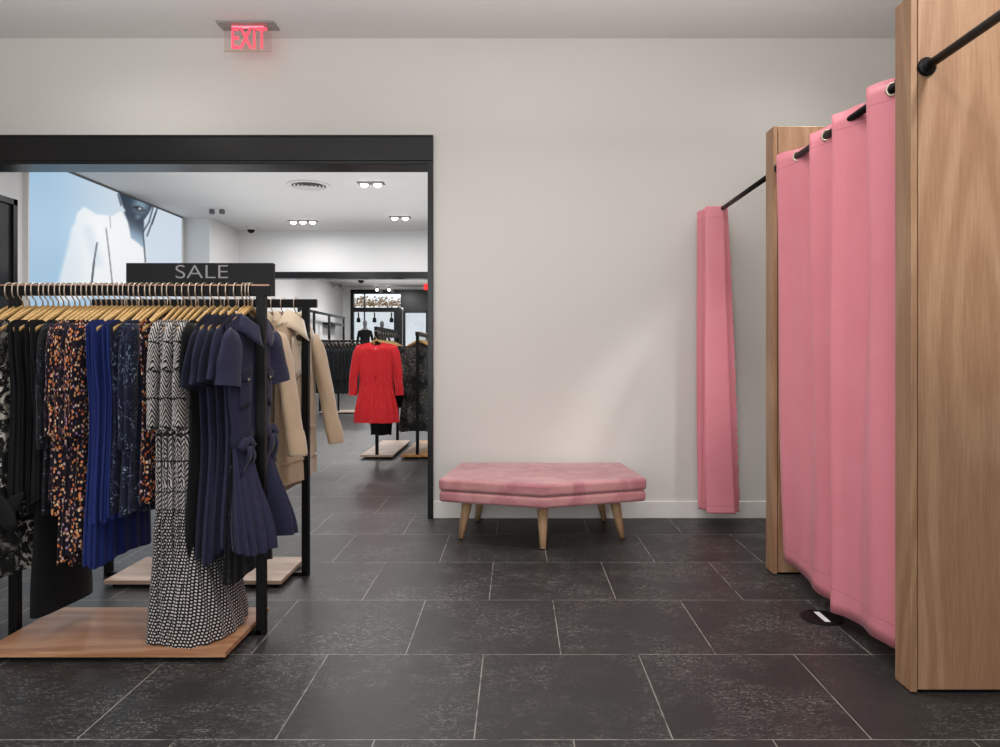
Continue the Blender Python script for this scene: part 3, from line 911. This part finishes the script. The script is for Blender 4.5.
rng = random.Random(11)
def spread(n, a, b): return [a + (b-a)*i/(n-1) for i in range(n)] if n > 1 else [a]
def rack1():
    jobs = []
    # (name, mat, px list, builder options, wording)
    n = 5
    for i, px in enumerate(spread(5, 10, 36)):
        if i < 3:
            w = f'black and white print dress, {["first","second","third"][i]} at the sale rack end'
            simple_dress(w, 'printed dresses at the rack end', M['whiteprint'], px, .42, narrow(.20, .19, .23), seed=i)
        else:
            w = 'white and black print dress with low hem beside black pleated dresses' if i == 4 else 'white and black print dress second before the black pleated ones'
            simple_dress(w, 'printed dresses at the rack end', M['whiteprint'], px, .30 if i == 4 else .36, narrow(.205, .19, .25, d2=.04), seed=i, pleats=14, amp=.006)
        hang(px, R1Y, -A, 'hanger of the ' + w, GH)
    blk = spread(6, 43, 69)
    for i, px in enumerate(blk):
        hem = [.62, .60, .60, .56, .14, .60][i]
        if i == 4:
            w = 'long plain black dress hanging lower than the black pleated dresses'
            simple_dress(w, 'black dresses on the sale rack', M['black_fab'], px, .135, [(0, .204, .009), (.1, .2, .012), (.45, .17, .014), (.55, .16, .02), (1, .185, .045)], seed=40, hemwave=.004)
        else:
            k = i if i < 4 else 4
            w = f'black pleated dress, {nth(k, 5)} of the black pleated dresses'
            simple_dress(w, 'black dresses on the sale rack', M['pleat_black'], px, hem, narrow(.205, .185, .20), pleats=26, amp=.004, seed=50+i, pstart=0)
        hang(px, R1Y, -A, 'hanger of the ' + w, GH)
        if i == 5:
            ob = [o_ for o_ in COL.objects if o_.get('label') == w][-1]
            for (x0, x1, dy) in ((-.150, -.055, 0), (-.045, -.12, .012)):
                rows = []
                for q in range(9):
                    g_ = q/8; xc = x0 + (x1-x0)*g_; zc = -.845 - .135*g_; wd_ = .012 + .036*math.sin(PI*min(1, .15+.8*g_))
                    rows.append([(xc + wd_*math.cos(a_)*1.0 + .03, -.262 + dy + .012*math.sin(a_), zc + .35*wd_*math.cos(a_)) for a_ in [2*PI*r_/12 for r_ in range(12)]])
                mm = MB(); b_ = mm.grid(rows, True); mm.cap(range(b_, b_+12), True); mm.cap(range(b_+96, b_+108)); mm.build('tie_end', M['pleat_black'], ob, smooth=True)
    for i, px in enumerate((75, 80)):
        w = ['dark floral dress next to the black dresses', 'dark floral dress next to the orange print dresses'][i]
        simple_dress(w, 'dark floral dresses', M['darkfloral'], px, .56, narrow(.20, .185, .20), sl=(.5, .055, .04, .12), seed=60+i, pleats=10, amp=.003)
        hang(px, R1Y, -A, 'hanger of the ' + w, GH)
    org = spread(6, 85.5, 112)
    for i, px in enumerate(org):
        w = f'orange and purple fleck print dress, {nth(i, 6)} of its kind'
        hem = [.60, .56, .36, .40, .35, .42][i]
        simple_dress(w, 'orange fleck print dresses', M['plum'] if i in (0, 3) else M['orange'], px, hem, narrow(.205, .19, .215, d2=.022), sl=(.45, .05, .04, .10), pleats=16, amp=.005, seed=70+i)
        hang(px, R1Y, -A, 'hanger of the ' + w, GH)
    bl = spread(5, 117, 137)
    for i, px in enumerate(bl):
        w = f'royal blue pleated dress, {nth(i, 5)} of the blue dresses'
        hem = [.36, .345, .52, .53, .535][i]
        simple_dress(w, 'royal blue pleated dresses', M['blue'], px, hem, narrow(.21, .185, .215, d2=.024), pleats=18, amp=.006, seed=80+i, pstart=0)
        hang(px, R1Y, -A, 'hanger of the ' + w, GH)
    nf = spread(4, 142.5, 159)
    for i, px in enumerate(nf):
        w = f'navy dress with pale blue floral print, {nth(i, 4)} of its kind'
        simple_dress(w, 'navy floral dresses', M['navyfloral'], px, .555, narrow(.20, .18, .205), sl=(.5, .05, .035, .10) if i > 1 else None, pleats=9, amp=.004, seed=90+i)
        hang(px, R1Y, -A, 'hanger of the ' + w, GH)
    for i, px in enumerate((165, 170.5)):
        w = ['rust fleck print dress beside the navy floral dresses', 'rust fleck print dress beside the zigzag maxi dresses'][i]
        simple_dress(w, 'rust fleck print dresses', M['rust'], px, .60, narrow(.20, .18, .19), pleats=10, amp=.004, seed=100+i)
        hang(px, R1Y, -A, 'hanger of the ' + w, GH)
    ch = spread(5, 178, 205)
    for i, px in enumerate(ch):
        w = f'zigzag and dot print maxi dress, {nth(i, 5)} of its kind'
        k = i/4
        prof = [(0, .204, .009), (.08, .20, .014), (.35, .185, .014), (.60, .185, .018), (.64, .20, .022), (1, .225+.025*k, .05+.045*k)]
        t, g = simple_dress(w, 'black and white maxi dresses', M['chevron'], px, .044, prof, pleats=17, amp=.006, seed=110+i, pstart=.1, sl=(.42, .055, .05, .14) if i in (0, 2, 4) else None, hemwave=.004, nz=44, nt=96,
                     shift=(lambda u, t, k=k: .05*k*max(0, t-.6)/.4))
        hang(px, R1Y, -A, 'hanger of the ' + w, GH)
    w = 'plain black dress between the maxi dresses and the navy shirt dresses'
    simple_dress(w, 'black dresses on the sale rack', M['black_fab'], 213.5, .36, narrow(.20, .17, .20, d2=.035), sl=(.25, .06, .05, .2), seed=120)
    hang(213.5, R1Y, -A, 'hanger of the ' + w, GH)
    nv = [221, 228.5, 236.5, 244.5]
    for i, px in enumerate(nv):
        w = f'navy short sleeved shirt dress without sash, {nth(i, 4)} of four'
        t, g = simple_dress(w, 'navy shirt dresses', M['navy'] if i % 2 else M['navy_dark'], px, [.38, .36, .40, .42][i], [(0, .205, .009), (.1, .205, .014), (.4, .17, .012), (.52, .16, .014), (1, .20, .026)], pleats=12, amp=.005, pstart=.45, seed=130+i, neck=.10)
        for sd in (-1, 1):
            sleeve(t, M['navy'] if i % 2 else M['navy_dark'], sd, .205, -.205, .215 + .02*(3-i)*.4, .060, .078, .40 + .05*i, bend=.16, flat=.15, seed=i, xo=-.002)
        collar(t, M['navy_dark'], neck=.098, top=-.165, d=.016, spread=.012)
        hang(px, R1Y, -A, 'hanger of the ' + w, GH)
rack1()

def front_shirt_dress():
    px = 251.5
    w = 'navy shirt dress with sash, at the rack end by the post'
    t = thing('dress', w, 'dress', (0, 0, 0), 0, 'navy shirt dresses')
    prof = [(0, .205, .011), (.08, .205, .022), (.3, .18, .026), (.5, .155, .024), (.56, .158, .03), (1, .215, .105)]
    def sh(u, tt):
        k = max(0, tt-.5)/.5
        return (.060 if u < 0 else .02)*k*(1 if abs(u) > .07 else (abs(u)/.07)**2)
    g = Garment(.99, prof, pleats=19, amp=.012, pstart=.54, seed=5, neckd=.09, dent=(.028, .05, .016), neck=.10, nt=120, nz=44, shift=sh)
    g.body('body', M['navy'], t)
    for sd in (-1, 1):
        sl = sleeve(t, M['navy'], sd, .205, -.205, .225, .062, .086, .36, bend=.10, flat=.34, xo=.012, seed=3+sd, fwd=.05 if sd < 0 else .02)
        # turned cuff on the sleeve
    collar(t, M['navy'], neck=.098, top=-.160, d=.034, spread=.034, fall=.060, h=.030, xo=.004)
    for sd in (-1, 1):
        u = sd*.095
        pk = g.patch(u-.042, u+.042, .24, .40, 'chest_pocket', M['navy'], t, .005)
        fl = g.patch(u-.045, u+.045, .235, .272, 'pocket_flap', M['navy_dark'], pk, .010, point=.022)
        p = g.front(u, .285, .012); m = MB(); m.lathe([(0, .0), (.006, 0), (.006, .003), (0, .004)], p, 10, 'X'); m.build('pocket_button', M['steel'], pk)
    g.patch(-.012, .012, .09, .52, 'button_placket', M['navy_dark'], t, .006, n=16)
    # belt
    rows = []
    for tt, o in ((.500, .004), (.515, .007), (.545, .007), (.56, .004)):
        row = []
        for k in range(60):
            p = g.pt(2*PI*k/60, tt); c = Vector((p.x, p.y, 0)); 
            n = Vector((math.sin(2*PI*k/60), math.cos(2*PI*k/60), 0)); row.append(p + n*o)
        rows.append(row)
    m = MB(); m.grid(rows, True); bl = m.build('sash_belt', M['navy_dark'], t, smooth=True)
    pb = g.front(.045, .53, .016); bow(t, M['navy'], (pb.x+.012, .075, pb.z), 'sash_bow', .75)
    pb = g.front(-.10, .53, .012); bow(t, M['navy'], (pb.x+.006, -.115, pb.z-.01), 'sash_bow', .65)
    m = MB(); m.box((-.012, .012, -.195), (-.010, .040, -.172)); m.build('neck_label', M['white_fab'], t)
    place(t, px, rz=-.13)
    hang(px, R1Y, -.13, 'hanger of the ' + w, GH)
    # black lace slip dress peeking out below
    w = 'black lace slip dress hem showing under the last navy shirt dress'
    tt, g2 = simple_dress(w, 'black dresses on the sale rack', M['darkfloral'], 248.3, .27, [(0, .204, .008), (.1, .19, .005), (.5, .15, .005), (.8, .19, .006), (1, .21, .02)], pleats=15, amp=.003, seed=151, rz=-.115)
    hang(248.3, R1Y, -.115, 'hanger of the ' + w, GH)
front_shirt_dress()

# ---------------------------------------------------------------- rack 2 coats
GC = 'garments on the rack behind'
GH2 = 'wooden hangers on the rack behind'
def coat(label, px, rz, mat, hem, big=1.0, seed=0, near_out=.12, far_out=.12, front=False):
    t = thing('coat', label, 'coat', (0, 0, 0), 0, 'camel coats on the rack behind')
    prof = [(0, .215, .010), (.08, .22, .024 if front else .014), (.5, .215, .028 if front else .016), (1, .225, .045 if front else .018)]
    g = Garment(1.492-.105-hem, prof, slope=.40, neck=.075, neckd=.12, pleats=5, amp=.006, seed=seed, hemwave=.004, nt=64, nz=26)
    g.body('body', mat, t)
    for sd in (-1, 1):
        o = near_out if sd < 0 else far_out
        s_ = sleeve(t, mat, sd, .222, -.190, .61, .066, .064, .20, bend=.04, flat=.55 if front else .25, xo=.012 if front else .0, seed=seed+sd, fwd=(.21 if sd < 0 else .17) if front else .03)
        # cuff band
        me = s_.data; K = 20; N = 16
        rows = []
        for i, gr in ((13, 1.06), (14, 1.10), (15, 1.10), (16, 1.08)):
            ring = [me.vertices[i*K+k].co.copy() for k in range(K)]; c = sum(ring, Vector())/K
            rows.append([c + (p-c)*gr for p in ring])
        m = MB(); m.grid(rows, True); m.build('cuff', mat, s_, smooth=True)
        m = MB(); b = m.grid([[c2 + (p-c2)*.92 + Vector((0, 0, -.012)) for p in rows[-1]] for c2 in [sum(rows[-1], Vector())/K]] + [[p for p in rows[-1]]], True)
        m.build('cuff_lining', M['shear'], s_, smooth=True)
    collar(t, M['shear'], neck=.07, d=.045 if front else .018, spread=.05 if front else .012, fall=.08, h=.030, name='shearling_collar')
    if front:
        for sd in (-1, 1):
            g.patch(sd*.02, sd*.115, .10, .34, 'lapel', M['shear'] if sd < 0 else mat, t, .012, point=.03)
        g.patch(-.006, .006, .1, .98, 'front_seam', M['shear'], t, .004, n=14)
        for sd in (-1, 1): g.patch(sd*.07, sd*.17, .66, .68, 'pocket_welt', mat, t, .01)
    g.patch(-.21, .21, .86, .875, 'hem_seam', mat, t, .004, n=16)
    t.location = (X(px, R2Y), R2Y, 1.492); t.rotation_euler = (0, 0, rz)
    hang(px, R2Y, rz, 'hanger of the ' + label, GH2)
coat('camel shearling coat with open lapels at the post end of its rack', 296, -.16, M['beige'], .52, seed=1, front=True)
coat('camel shearling coat second from the post, round cream collar', 283, -.16, M['beige'], .46, seed=2)
coat('camel coat third from the post, partly behind the navy dress', 273, -.12, M['beige'], .50, seed=3)
def back_item(px, mat, label, hem, name='dress', cat='dress', seed=0):
    t = thing(name, label, cat, (0, 0, 0), 0, GC)
    g = Garment(1.492-.105-hem, narrow(.2, .18, .2, .016, .018, .026), pleats=8, amp=.004, seed=seed); g.body('body', mat, t)
    for sd in (-1, 1): sleeve(t, mat, sd, .2, -.175, .5, .05, .04, .1, flat=.35, seed=seed)
    t.location = (X(px, R2Y), R2Y, 1.492); t.rotation_euler = (0, 0, -.1)
    hang(px, R2Y, -.1, 'hanger of the ' + label, GH2)
back_item(266, M['peach'], 'peach knit cardigan hanging beside the camel coats', .6, 'cardigan', 'cardigan', 9)
for i, px in enumerate(spread(10, 128, 255)):
    back_item(px, [M['charcoal'], M['black_fab'], M['navy_dark'], M['charcoal']][i % 4], f'dark dress on rear rack behind the sale rack, {nth(i, 10)}', .55, seed=20+i)

# ---------------------------------------------------------------- far racks (rails run away from the camera)
def yrack(label, x, y0, y1, matp, ztop=1.44, platx=.20, px0=None):
    cy = (y0+y1)/2
    t = thing('garment_rack', label, 'clothes rack', (x, cy, 0), 0, 'black garment racks in the middle room')
    h = (y1-y0)/2
    for s in (-1, 1):
        m = MB(); m.box((-.017, s*h-.017, 0), (.017, s*h+.017, ztop-.03)); m.build('post', M['black'], t)
    m = MB(); m.box((-.014, -h-.08, ztop-.045), (.014, h+.08, ztop)); m.build('rail', M['black'], t)
    m = MB(); m.box((-.014, -h, 0), (.014, h, .02)); m.build('base_bar', M['black'], t)
    m = MB(); m.box((-platx, -h-.02, .021), (platx, h-.08, .046)); m.build('wooden_base', matp, t, bevel=.002)
    m = MB(); m.box((-platx+.03, -h+.02, 0), (platx-.03, h-.12, .021)); m.build('base_frame', M['black'], t)
    return t
YX1, YX2 = X(377, 8.05), X(417.5, 8.05)
yrack('black rack with red dress at its front end', YX1, 8.05, 9.45, M['oak_pale'], platx=.185)
yrack('black rack of black sequin dresses next to the red dress rack', YX2, 8.05, 9.45, M['oak_orange'], platx=.185)
t = thing('rack_sign', 'black sign board standing on the red dress rack rail', 'sign', (YX1+.0, 8.75, 1.44)); m = MB(); m.box((-.016, -.78, 0), (.016, .62, .058)); m.build('sign_board', M['black'], t); m = MB(); m.box((-.016, -.70, -.004), (.016, -.64, .02)); m.box((-.016, .47, -.004), (.016, .53, .02)); m.build('clip', M['steel'], t)

def facing(t, x, y, z=1.442, tw=0.0):
    t.location = (x, y, z); t.rotation_euler = (0, 0, -PI/2 + tw)
def red_dress():
    w = 'red long sleeved dress with gathered waist at front of its rack'
    t = thing('dress', w, 'dress')
    g = Garment(.90, [(0, .215, .012), (.08, .22, .05), (.40, .190, .06), (.46, .185, .06), (1, .245, .09)], pleats=15, amp=.014, pstart=.4, seed=4, neck=.06, neckd=.04, slope=.22, nt=96, nz=34, hemwave=.003, top=-.118)
    g.body('body', M['red'], t)
    for sd in (-1, 1): sleeve(t, M['red'], sd, .222, -.160, .56, .054, .046, .22, bend=.05, flat=.75, seed=7+sd, xo=.012)
    g.patch(-.005, .005, .06, .45, 'button_placket', M['red'], t, .005, n=12)
    p = g.front(0, .05, .008); m = MB(); m.lathe([(0, 0), (.008, 0), (.008, .004), (0, .005)], p, 10, 'X'); m.build('button', M['white_fab'], t)
    facing(t, X(376.5, 7.93)-.0, 7.93)
    hang(X(376.5, 7.93), 7.93, -PI/2, 'wooden hanger of the red long sleeved dress', 'hangers on the middle room racks', 1.442, True)
red_dress()
for i in range(7):
    y = 8.14 + .16*i
    w = f'dark garment on the red dress rack, {ORD[i]} behind the red dress'
    t = thing('dress', w, 'dress', (0, 0, 0), 0, 'dark garments behind the red dress')
    hem = .25 if i == 1 else .55
    wid = .12 if i == 1 else .19
    g = Garment(1.34-hem, [(0, .19, .01), (.1, .19, .025), (.6, .17, .03), (1, wid, .05)], pleats=8, amp=.008, seed=30+i); g.body('body', M['charcoal'], t)
    for sd in (-1, 1): sleeve(t, M['charcoal'], sd, .19, -.175, .5, .05, .04, .1, flat=.5, seed=i)
    facing(t, YX1, y); hang(YX1, y, -PI/2, 'hanger of the ' + w, 'hangers on the middle room racks', 1.442, True)
for i in range(7):
    y = 8.12 + .16*i
    w = f'black sequin dress, {ORD[i]} from the front of its rack'
    t = thing('dress', w, 'dress', (0, 0, 0), 0, 'black sequin dresses')
    g = Garment(1.34-.31, [(0, .19, .01), (.1, .195, .03), (.45, .17, .035), (1, .22, .07)], pleats=11, amp=.010, seed=50+i); g.body('body', M['sequin'], t)
    for sd in (-1, 1): sleeve(t, M['sequin'], sd, .195, -.175, .52, .055, .045, .14, flat=.6, seed=i)
    facing(t, YX2+.012*(i % 2), y); hang(YX2, y, -PI/2, 'hanger of the ' + w, 'hangers on the middle room racks', 1.442, True)

# dark suit rack beyond, rail across
r3 = rack('black rack of dark jackets in the farthest room', X(320, 14.2), X(363, 14.2), 14.2, X(318, 14.2)-.05, X(365, 14.2)+.05, (X(322, 14.2), X(361, 14.2)), M['oak_pale'], ztop=1.46, group='black garment racks in the farthest room')
m = MB(); m.box((X(338.5, 14.2)-X(341.5, 14.2)-.017, -.017, 0), (X(338.5, 14.2)-X(341.5, 14.2)+.017, .017, 1.42)); m.build('post', M['black'], r3)
for i, px in enumerate(spread(11, 321, 360)):
    w = f'dark wool jacket, {nth(i, 11)} on the farthest rack'
    t = thing('jacket', w, 'jacket', (0, 0, 0), 0, 'dark jackets on the farthest rack')
    g = Garment(.96, [(0, .22, .012), (.1, .22, .026), (1, .22, .03)], seed=i, nt=40, nz=16, neck=.09); g.body('body', M['charcoal'], t)
    for sd in (-1, 1): sleeve(t, M['charcoal'], sd, .22, -.19, .6, .06, .05, .10, flat=.4, seed=i)
    collar(t, M['charcoal'], d=.02, spread=.01)
    t.location = (X(px, 14.2), 14.2, 1.462); t.rotation_euler = (0, 0, -.30)
    hang(X(px, 14.2), 14.2, -.30, 'hanger of the ' + w, 'hangers on the farthest rack', 1.462, True)

# black framed display unit along the far left wall
t = thing('wall_display_frame', 'long black metal display frame along the far white wall', 'display frame', (-5.5, 19.6, 0))
m = MB(); ys = [5.5*F/(VX-p) - 19.6 for p in (300, 315, 330, 344.5)]
for yy in ys: m.box((-.05, yy-.05, 0), (0, yy+.05, 2.36))
m.build('uprights', M['frame'], t)
m = MB(); m.box((-.05, ys[0], 2.29), (0, ys[-1]+.05, 2.36)); m.build('top_bar', M['frame'], t)
m = MB(); m.box((-.3, ys[0], 1.55), (.0, ys[-1], 1.58)); m.box((-.3, ys[2]+.3, 2.06), (0, ys[-1], 2.12)); m.build('shelf', M['frame'], t)
m = MB(); m.box((-.32, ys[0], .0), (-.30, ys[-1], 2.33)); m.build('back_panel', M['wall_far'], t)

# mannequins in the shop window
def mannequin(px, y, label, suit):
    t = thing('mannequin', label, 'mannequin', (X(px, y), y, .48), 0, 'shop window mannequins')
    def skin(name, verts, edges, rad, mat):
        me = bpy.data.meshes.new(name); me.from_pydata(verts, edges, []); me.materials.append(mat)
        o = bpy.data.objects.new(name, me); COL.objects.link(o); o.parent = t
        md = o.modifiers.new('skin', 'SKIN'); md.use_smooth_shade = True
        for i, r in enumerate(rad): me.skin_vertices[0].data[i].radius = (r, r*.75) if not isinstance(r, tuple) else r
        me.skin_vertices[0].data[0].use_root = True
        s = o.modifiers.new('sub', 'SUBSURF'); s.levels = 1; s.render_levels = 2
    vs = [(0,0,.95), (0,0,1.15), (0,0,1.42), (0,0,1.53), (0,0,1.60), (0,-.01,1.70), (0,0,1.82), (.09,0,.88), (.1,.01,.5), (.1,.02,.08), (-.09,0,.88), (-.1,.01,.5), (-.1,.02,.08), (.18,0,1.42), (.24,.02,1.15), (.25,-.03,.88), (-.18,0,1.42), (-.24,.02,1.15), (-.25,-.03,.88), (.1,-.1,.04), (-.1,-.1,.04)]
    es = [(0,1),(1,2),(2,3),(3,4),(4,5),(5,6),(0,7),(7,8),(8,9),(0,10),(10,11),(11,12),(2,13),(13,14),(14,15),(2,16),(16,17),(17,18),(9,19),(12,20)]
    ra = [.14,.12,.15,.055,.055,.085,.06,.085,.058,.04,.085,.058,.04,.06,.042,.03,.06,.042,.03,.035,.035]
    skin('figure', vs, es, ra, M['grey'])
    jv = [(0,0,.78), (0,0,1.0), (0,0,1.2), (0,0,1.43), (0,0,1.50), (.19,0,1.43), (.25,.02,1.15), (.26,-.03,.92), (-.19,0,1.43), (-.25,.02,1.15), (-.26,-.03,.92)]
    je = [(0,1),(1,2),(2,3),(3,4),(3,5),(5,6),(6,7),(3,8),(8,9),(9,10)]
    skin('suit_jacket', jv, je, [.20,.18,.165,.18,.075,.075,.06,.05,.075,.06,.05], suit)
    m = MB(); m.lathe([(0, -.48), (.0, -.48), (.24, -.48), (.24, 0), (.235, .01), (0, .01)], (0, 0, 0), 24); m.build('plinth', M['wall_far'], t)
mannequin(365, 23.6, 'grey mannequin in dark suit jacket in the shop window, the nearer one', M['black_fab'])
mannequin(382, 24.2, 'grey mannequin behind the rack sign in the shop window', M['charcoal'])

# ---------------------------------------------------------------- ceiling fittings
def downlight(px, py, label, n=2, w=.36, d=.18, room='middle', zc=CZ, glow=True):
    dep = (zc-H)*F/(VY-py)
    t = thing('downlight', label, 'ceiling light', (X(px, dep), dep, zc), 0, 'recessed ceiling lights')
    m = MB(); m.box((-w/2, -d/2, -.006), (w/2, d/2, 0)); m.build('trim_plate', M['grey'], t, bevel=.002)
    for i in range(n):
        x = (i-(n-1)/2)*w/n
        m = MB(); m.lathe([(.05, -.004), (.062, -.008), (.062, -.018), (.052, -.018), (.05, -.004)], (x, 0, 0), 20, 'Z', False); l = m.build('lamp_ring', M['base'], t, smooth=True)
        m = MB(); m.lathe([(0, -.060), (.025, -.056), (.046, -.038), (.052, -.026), (0, -.02)], (x, 0, 0), 20); m.build('bulb', M['lamp'], l, smooth=True)
    return t
downlight(371, 183, 'twin recessed ceiling light right of the round vent', 2)
downlight(303, 221, 'triple recessed ceiling light beyond the round vent', 3, .5)
downlight(400, 217, 'twin recessed ceiling light near the black jamb', 2)
downlight(366, 277.5, 'single ceiling light just below the farther black beam', 1, .2)
for i, (px, py) in enumerate(((377, 290), (389, 290))):
    t = thing('spotlight', ['small spotlight before the shop window transom, above the nearer mannequin', 'small spotlight before the shop window transom, beside the door'][i], 'spotlight', (X(px, 24.2), 24.2, CZ), 0, 'shop window spotlights')
    m = MB(); m.tube([(0, 0, 0), (0, 0, -.10)], .012); m.build('stem', M['black'], t)
    m = MB(); m.lathe([(0, -.09), (.035, -.10), (.042, -.15), (.035, -.17), (0, -.165)], (0, 0, 0), 16); m.build('lamp_head', M['lamp'], t, smooth=True)
for i, px in enumerate((358.5, 374.5, 391.5)):
    t = thing('spotlight', f'black track spotlight hanging in the shop window, {nth(i, 3)}', 'spotlight', (X(px, 24.3), 24.3, Z(316, 24.3)), 0, 'black shop window spotlights')
    m = MB(); m.box((-.02, -.02, -.08), (.02, .02, .12)); m.build('bracket', M['black'], t)
    m = MB(); m.lathe([(0, -.06), (.06, -.07), (.07, -.2), (.05, -.22), (0, -.22)], (0, 0, 0), 14); m.build('lamp_head', M['black'], t, smooth=True)
# adjustable dark fitting at 218,210
dep = (CZ-H)*F/(VY-209); t = thing('spotlight', 'adjustable twin spotlight on the ceiling above the blue poster corner', 'spotlight', (X(217, dep), dep, CZ))
m = MB(); m.box((-.2, -.1, -.01), (.2, .1, 0)); m.build('trim_plate', M['base'], t)
for s in (-1, 1):
    m = MB(); m.lathe([(0, 0), (.04, -.0), (.045, -.05), (.035, -.07), (0, -.07)], (s*.08, 0, -.01), 16); m.build('lamp_head', M['grey'], t, smooth=True)
# round air vent
dep = (CZ-H)*F/(VY-185); t = thing('ceiling_vent', 'round concentric air vent in the ceiling', 'vent', (X(309, dep), dep, CZ))
m = MB(); m.lathe([(.23, 0), (.29, 0), (.29, -.012), (.27, -.022), (.23, -.016), (.23, 0)], (0, 0, 0), 40, 'Z', False); m.build('outer_rim', M['base'], t, smooth=True)
m = MB(); m.lathe([(0, -.001), (.235, -.001), (.235, -.004), (0, -.004)], (0, 0, 0), 40); m.build('dark_duct', M['black'], t)
for r in (.195, .145, .095, .045):
    m = MB(); m.lathe([(r-.012, -.006), (r+.010, -.014), (r+.012, -.017), (r-.010, -.010), (r-.012, -.006)], (0, 0, 0), 36, 'Z', False); m.build('cone_ring', M['base'], t, smooth=True)
# dome cameras
def dome(px, py, dep, label, r=.07):
    t = thing('security_camera', label, 'security camera', (X(px, dep), dep, CZ), 0, 'dome security cameras')
    zz = Z(py, dep) - CZ
    m = MB(); m.lathe([(0, 0), (r*1.25, 0), (r*1.25, -.03), (r, min(-.05, zz+.05)), (0, min(-.05, zz+.05))], (0, 0, 0), 20); m.build('mount', M['base'], t, smooth=True)
    m = MB(); m.lathe([(0, min(-.04, zz+.06)), (r*.95, min(-.04, zz+.06))] + [(r*math.cos(a), min(-.04, zz+.06) - r*math.sin(a)) for a in (.2, .5, .8, 1.1, 1.4)] + [(0, min(-.04, zz+.06)-r)], (0, 0, 0), 20); m.build('dome', M['black'], t, smooth=True)
dome(251, 228, 12.9, 'black dome security camera in the middle room ceiling corner')
dome(361, 282, 20.5, 'black dome security camera beyond the farther black beam', .1)
t = thing('security_camera', 'white bullet security camera on the far white wall', 'security camera', (-5.97, 23.4, Z(286, 23.4)))
m = MB(); m.tube([(.28, -.5, -.04), (.22, -.1, .0)], .06, 14); m.build('camera_body', M['grey'], t); m = MB(); m.tube([(0, -.1, .02), (.22, -.14, .02)], .03); m.box((-.03, -.2, -.06), (.0, 0, .1)); m.build('bracket', M['base'], t)

# ================================================================== LIGHTS
def spot(x, y, z, energy, angle=110, tx=None, ty=None, tz=0, blend=.8, color=(1, .95, .90), radius=.14):
    l = bpy.data.lights.new('spot', 'SPOT'); l.energy = energy; l.spot_size = math.radians(angle); l.spot_blend = blend; l.color = color; l.shadow_soft_size = radius
    o = bpy.data.objects.new('spot_lamp', l); COL.objects.link(o); o.location = (x, y, z)
    d = Vector((x if tx is None else tx, y if ty is None else ty, tz)) - o.location
    o.rotation_euler = d.to_track_quat('-Z', 'Y').to_euler(); return o
def area(x, y, z, energy, sx, sy, rot=(0, 0, 0), color=(1, .97, .94), spread=180):
    l = bpy.data.lights.new('area', 'AREA'); l.shape = 'RECTANGLE'; l.size = sx; l.size_y = sy; l.energy = energy; l.color = color; l.spread = math.radians(spread)
    o = bpy.data.objects.new('area_lamp', l); COL.objects.link(o); o.location = (x, y, z); o.rotation_euler = rot; return o
# fitting room: added soft fill, unseen behind the viewer, and ceiling downlights
area(-.85, BY+.02, 1.8, 80, 5.4, 2.5, (PI/2, 0, 0), (1, .99, .98))
WH = (1, .98, .96)
for x, y, e, tx, ty in ((-1.32, 3.35, 110, -1.5, 3.0), (-.2, 3.3, 66, 0, 4.5), (.7, 2.9, 46, .8, 4.6), (-2.6, 4.2, 40, -2.6, 4.9), (.3, 1.2, 95, .1, 2.2), (-2.2, .6, 30, -2.0, 1.8)):
    spot(x, y, CZ-.03, e, 150, tx, ty, 0, blend=1.0, color=WH)
area(-.8, 2.0, 2.75, 92, 6.0, 4.6, (PI, 0, 0), WH)      # added uplight without any fitting, stands in for light bounced to the ceiling
# lamps over the fitting cubicles
spot(1.78, .9, CZ-.05, 200, 36, 1.78, 2.5, 2.17, blend=.22, color=WH)
spot(2.0, 3.42, CZ-.03, 120, 44, 1.62, 3.83, 2.22, blend=.7, color=WH, radius=.06)
spot(2.0, 4.4, CZ-.03, 26, 150, 1.8, 4.6, 0.8, blend=1.0, color=WH)
# middle and far rooms
for x, y in ((-3.9, 7.0), (-1.5, 7.0), (1.2, 7.0), (-3.7, 9.6), (-1.95, 9.55), (1.2, 9.6), (-3.7, 12.2), (-1.95, 11.9), (1.0, 12.0)):
    area(x, y, CZ-.05, 30, .4, .3, color=(1, .98, .97))
area(-1.5, 9.2, 2.6, 75, 6, 6, (PI, 0, 0), (1, .99, .98))  # unseen uplight added to brighten the middle ceiling, no fitting
for x, y in ((-4.2, 15.5), (-1.5, 15.5), (-4.2, 18.5), (-1.5, 18.5), (-4.2, 21.5), (-1.5, 21.5)):
    area(x, y, CZ-.05, 60, .5, .4, color=(1, .98, .97))
area(-2, 19, 2.9, 90, 6, 9, (PI, 0, 0), (1, .99, .98))  # unseen uplight for the far ceiling, no fitting there either
wd = bpy.data.worlds.new('sky'); S.world = wd; wd.use_nodes = True
wd.node_tree.nodes['Background'].inputs[0].default_value = (.92, .96, 1, 1); wd.node_tree.nodes['Background'].inputs[1].default_value = 1.4

# ================================================================== CAMERA
cam = bpy.data.cameras.new('camera'); co = bpy.data.objects.new('camera', cam); COL.objects.link(co)
co.location = (0, 0, H); co.rotation_euler = (PI/2, 0, 0)
cam.sensor_width = 36; cam.sensor_fit = 'HORIZONTAL'; cam.lens = F/1000*36
cam.shift_x = (500-VX)/1000; cam.shift_y = (VY-373.5)/1000; cam.clip_end = 200; cam.clip_start = .05
S.camera = co
vs = S.view_settings
vs.view_transform = 'Standard'; vs.look = 'None'; vs.gamma = 1; vs.use_curve_mapping = False
vs.exposure = 0.0
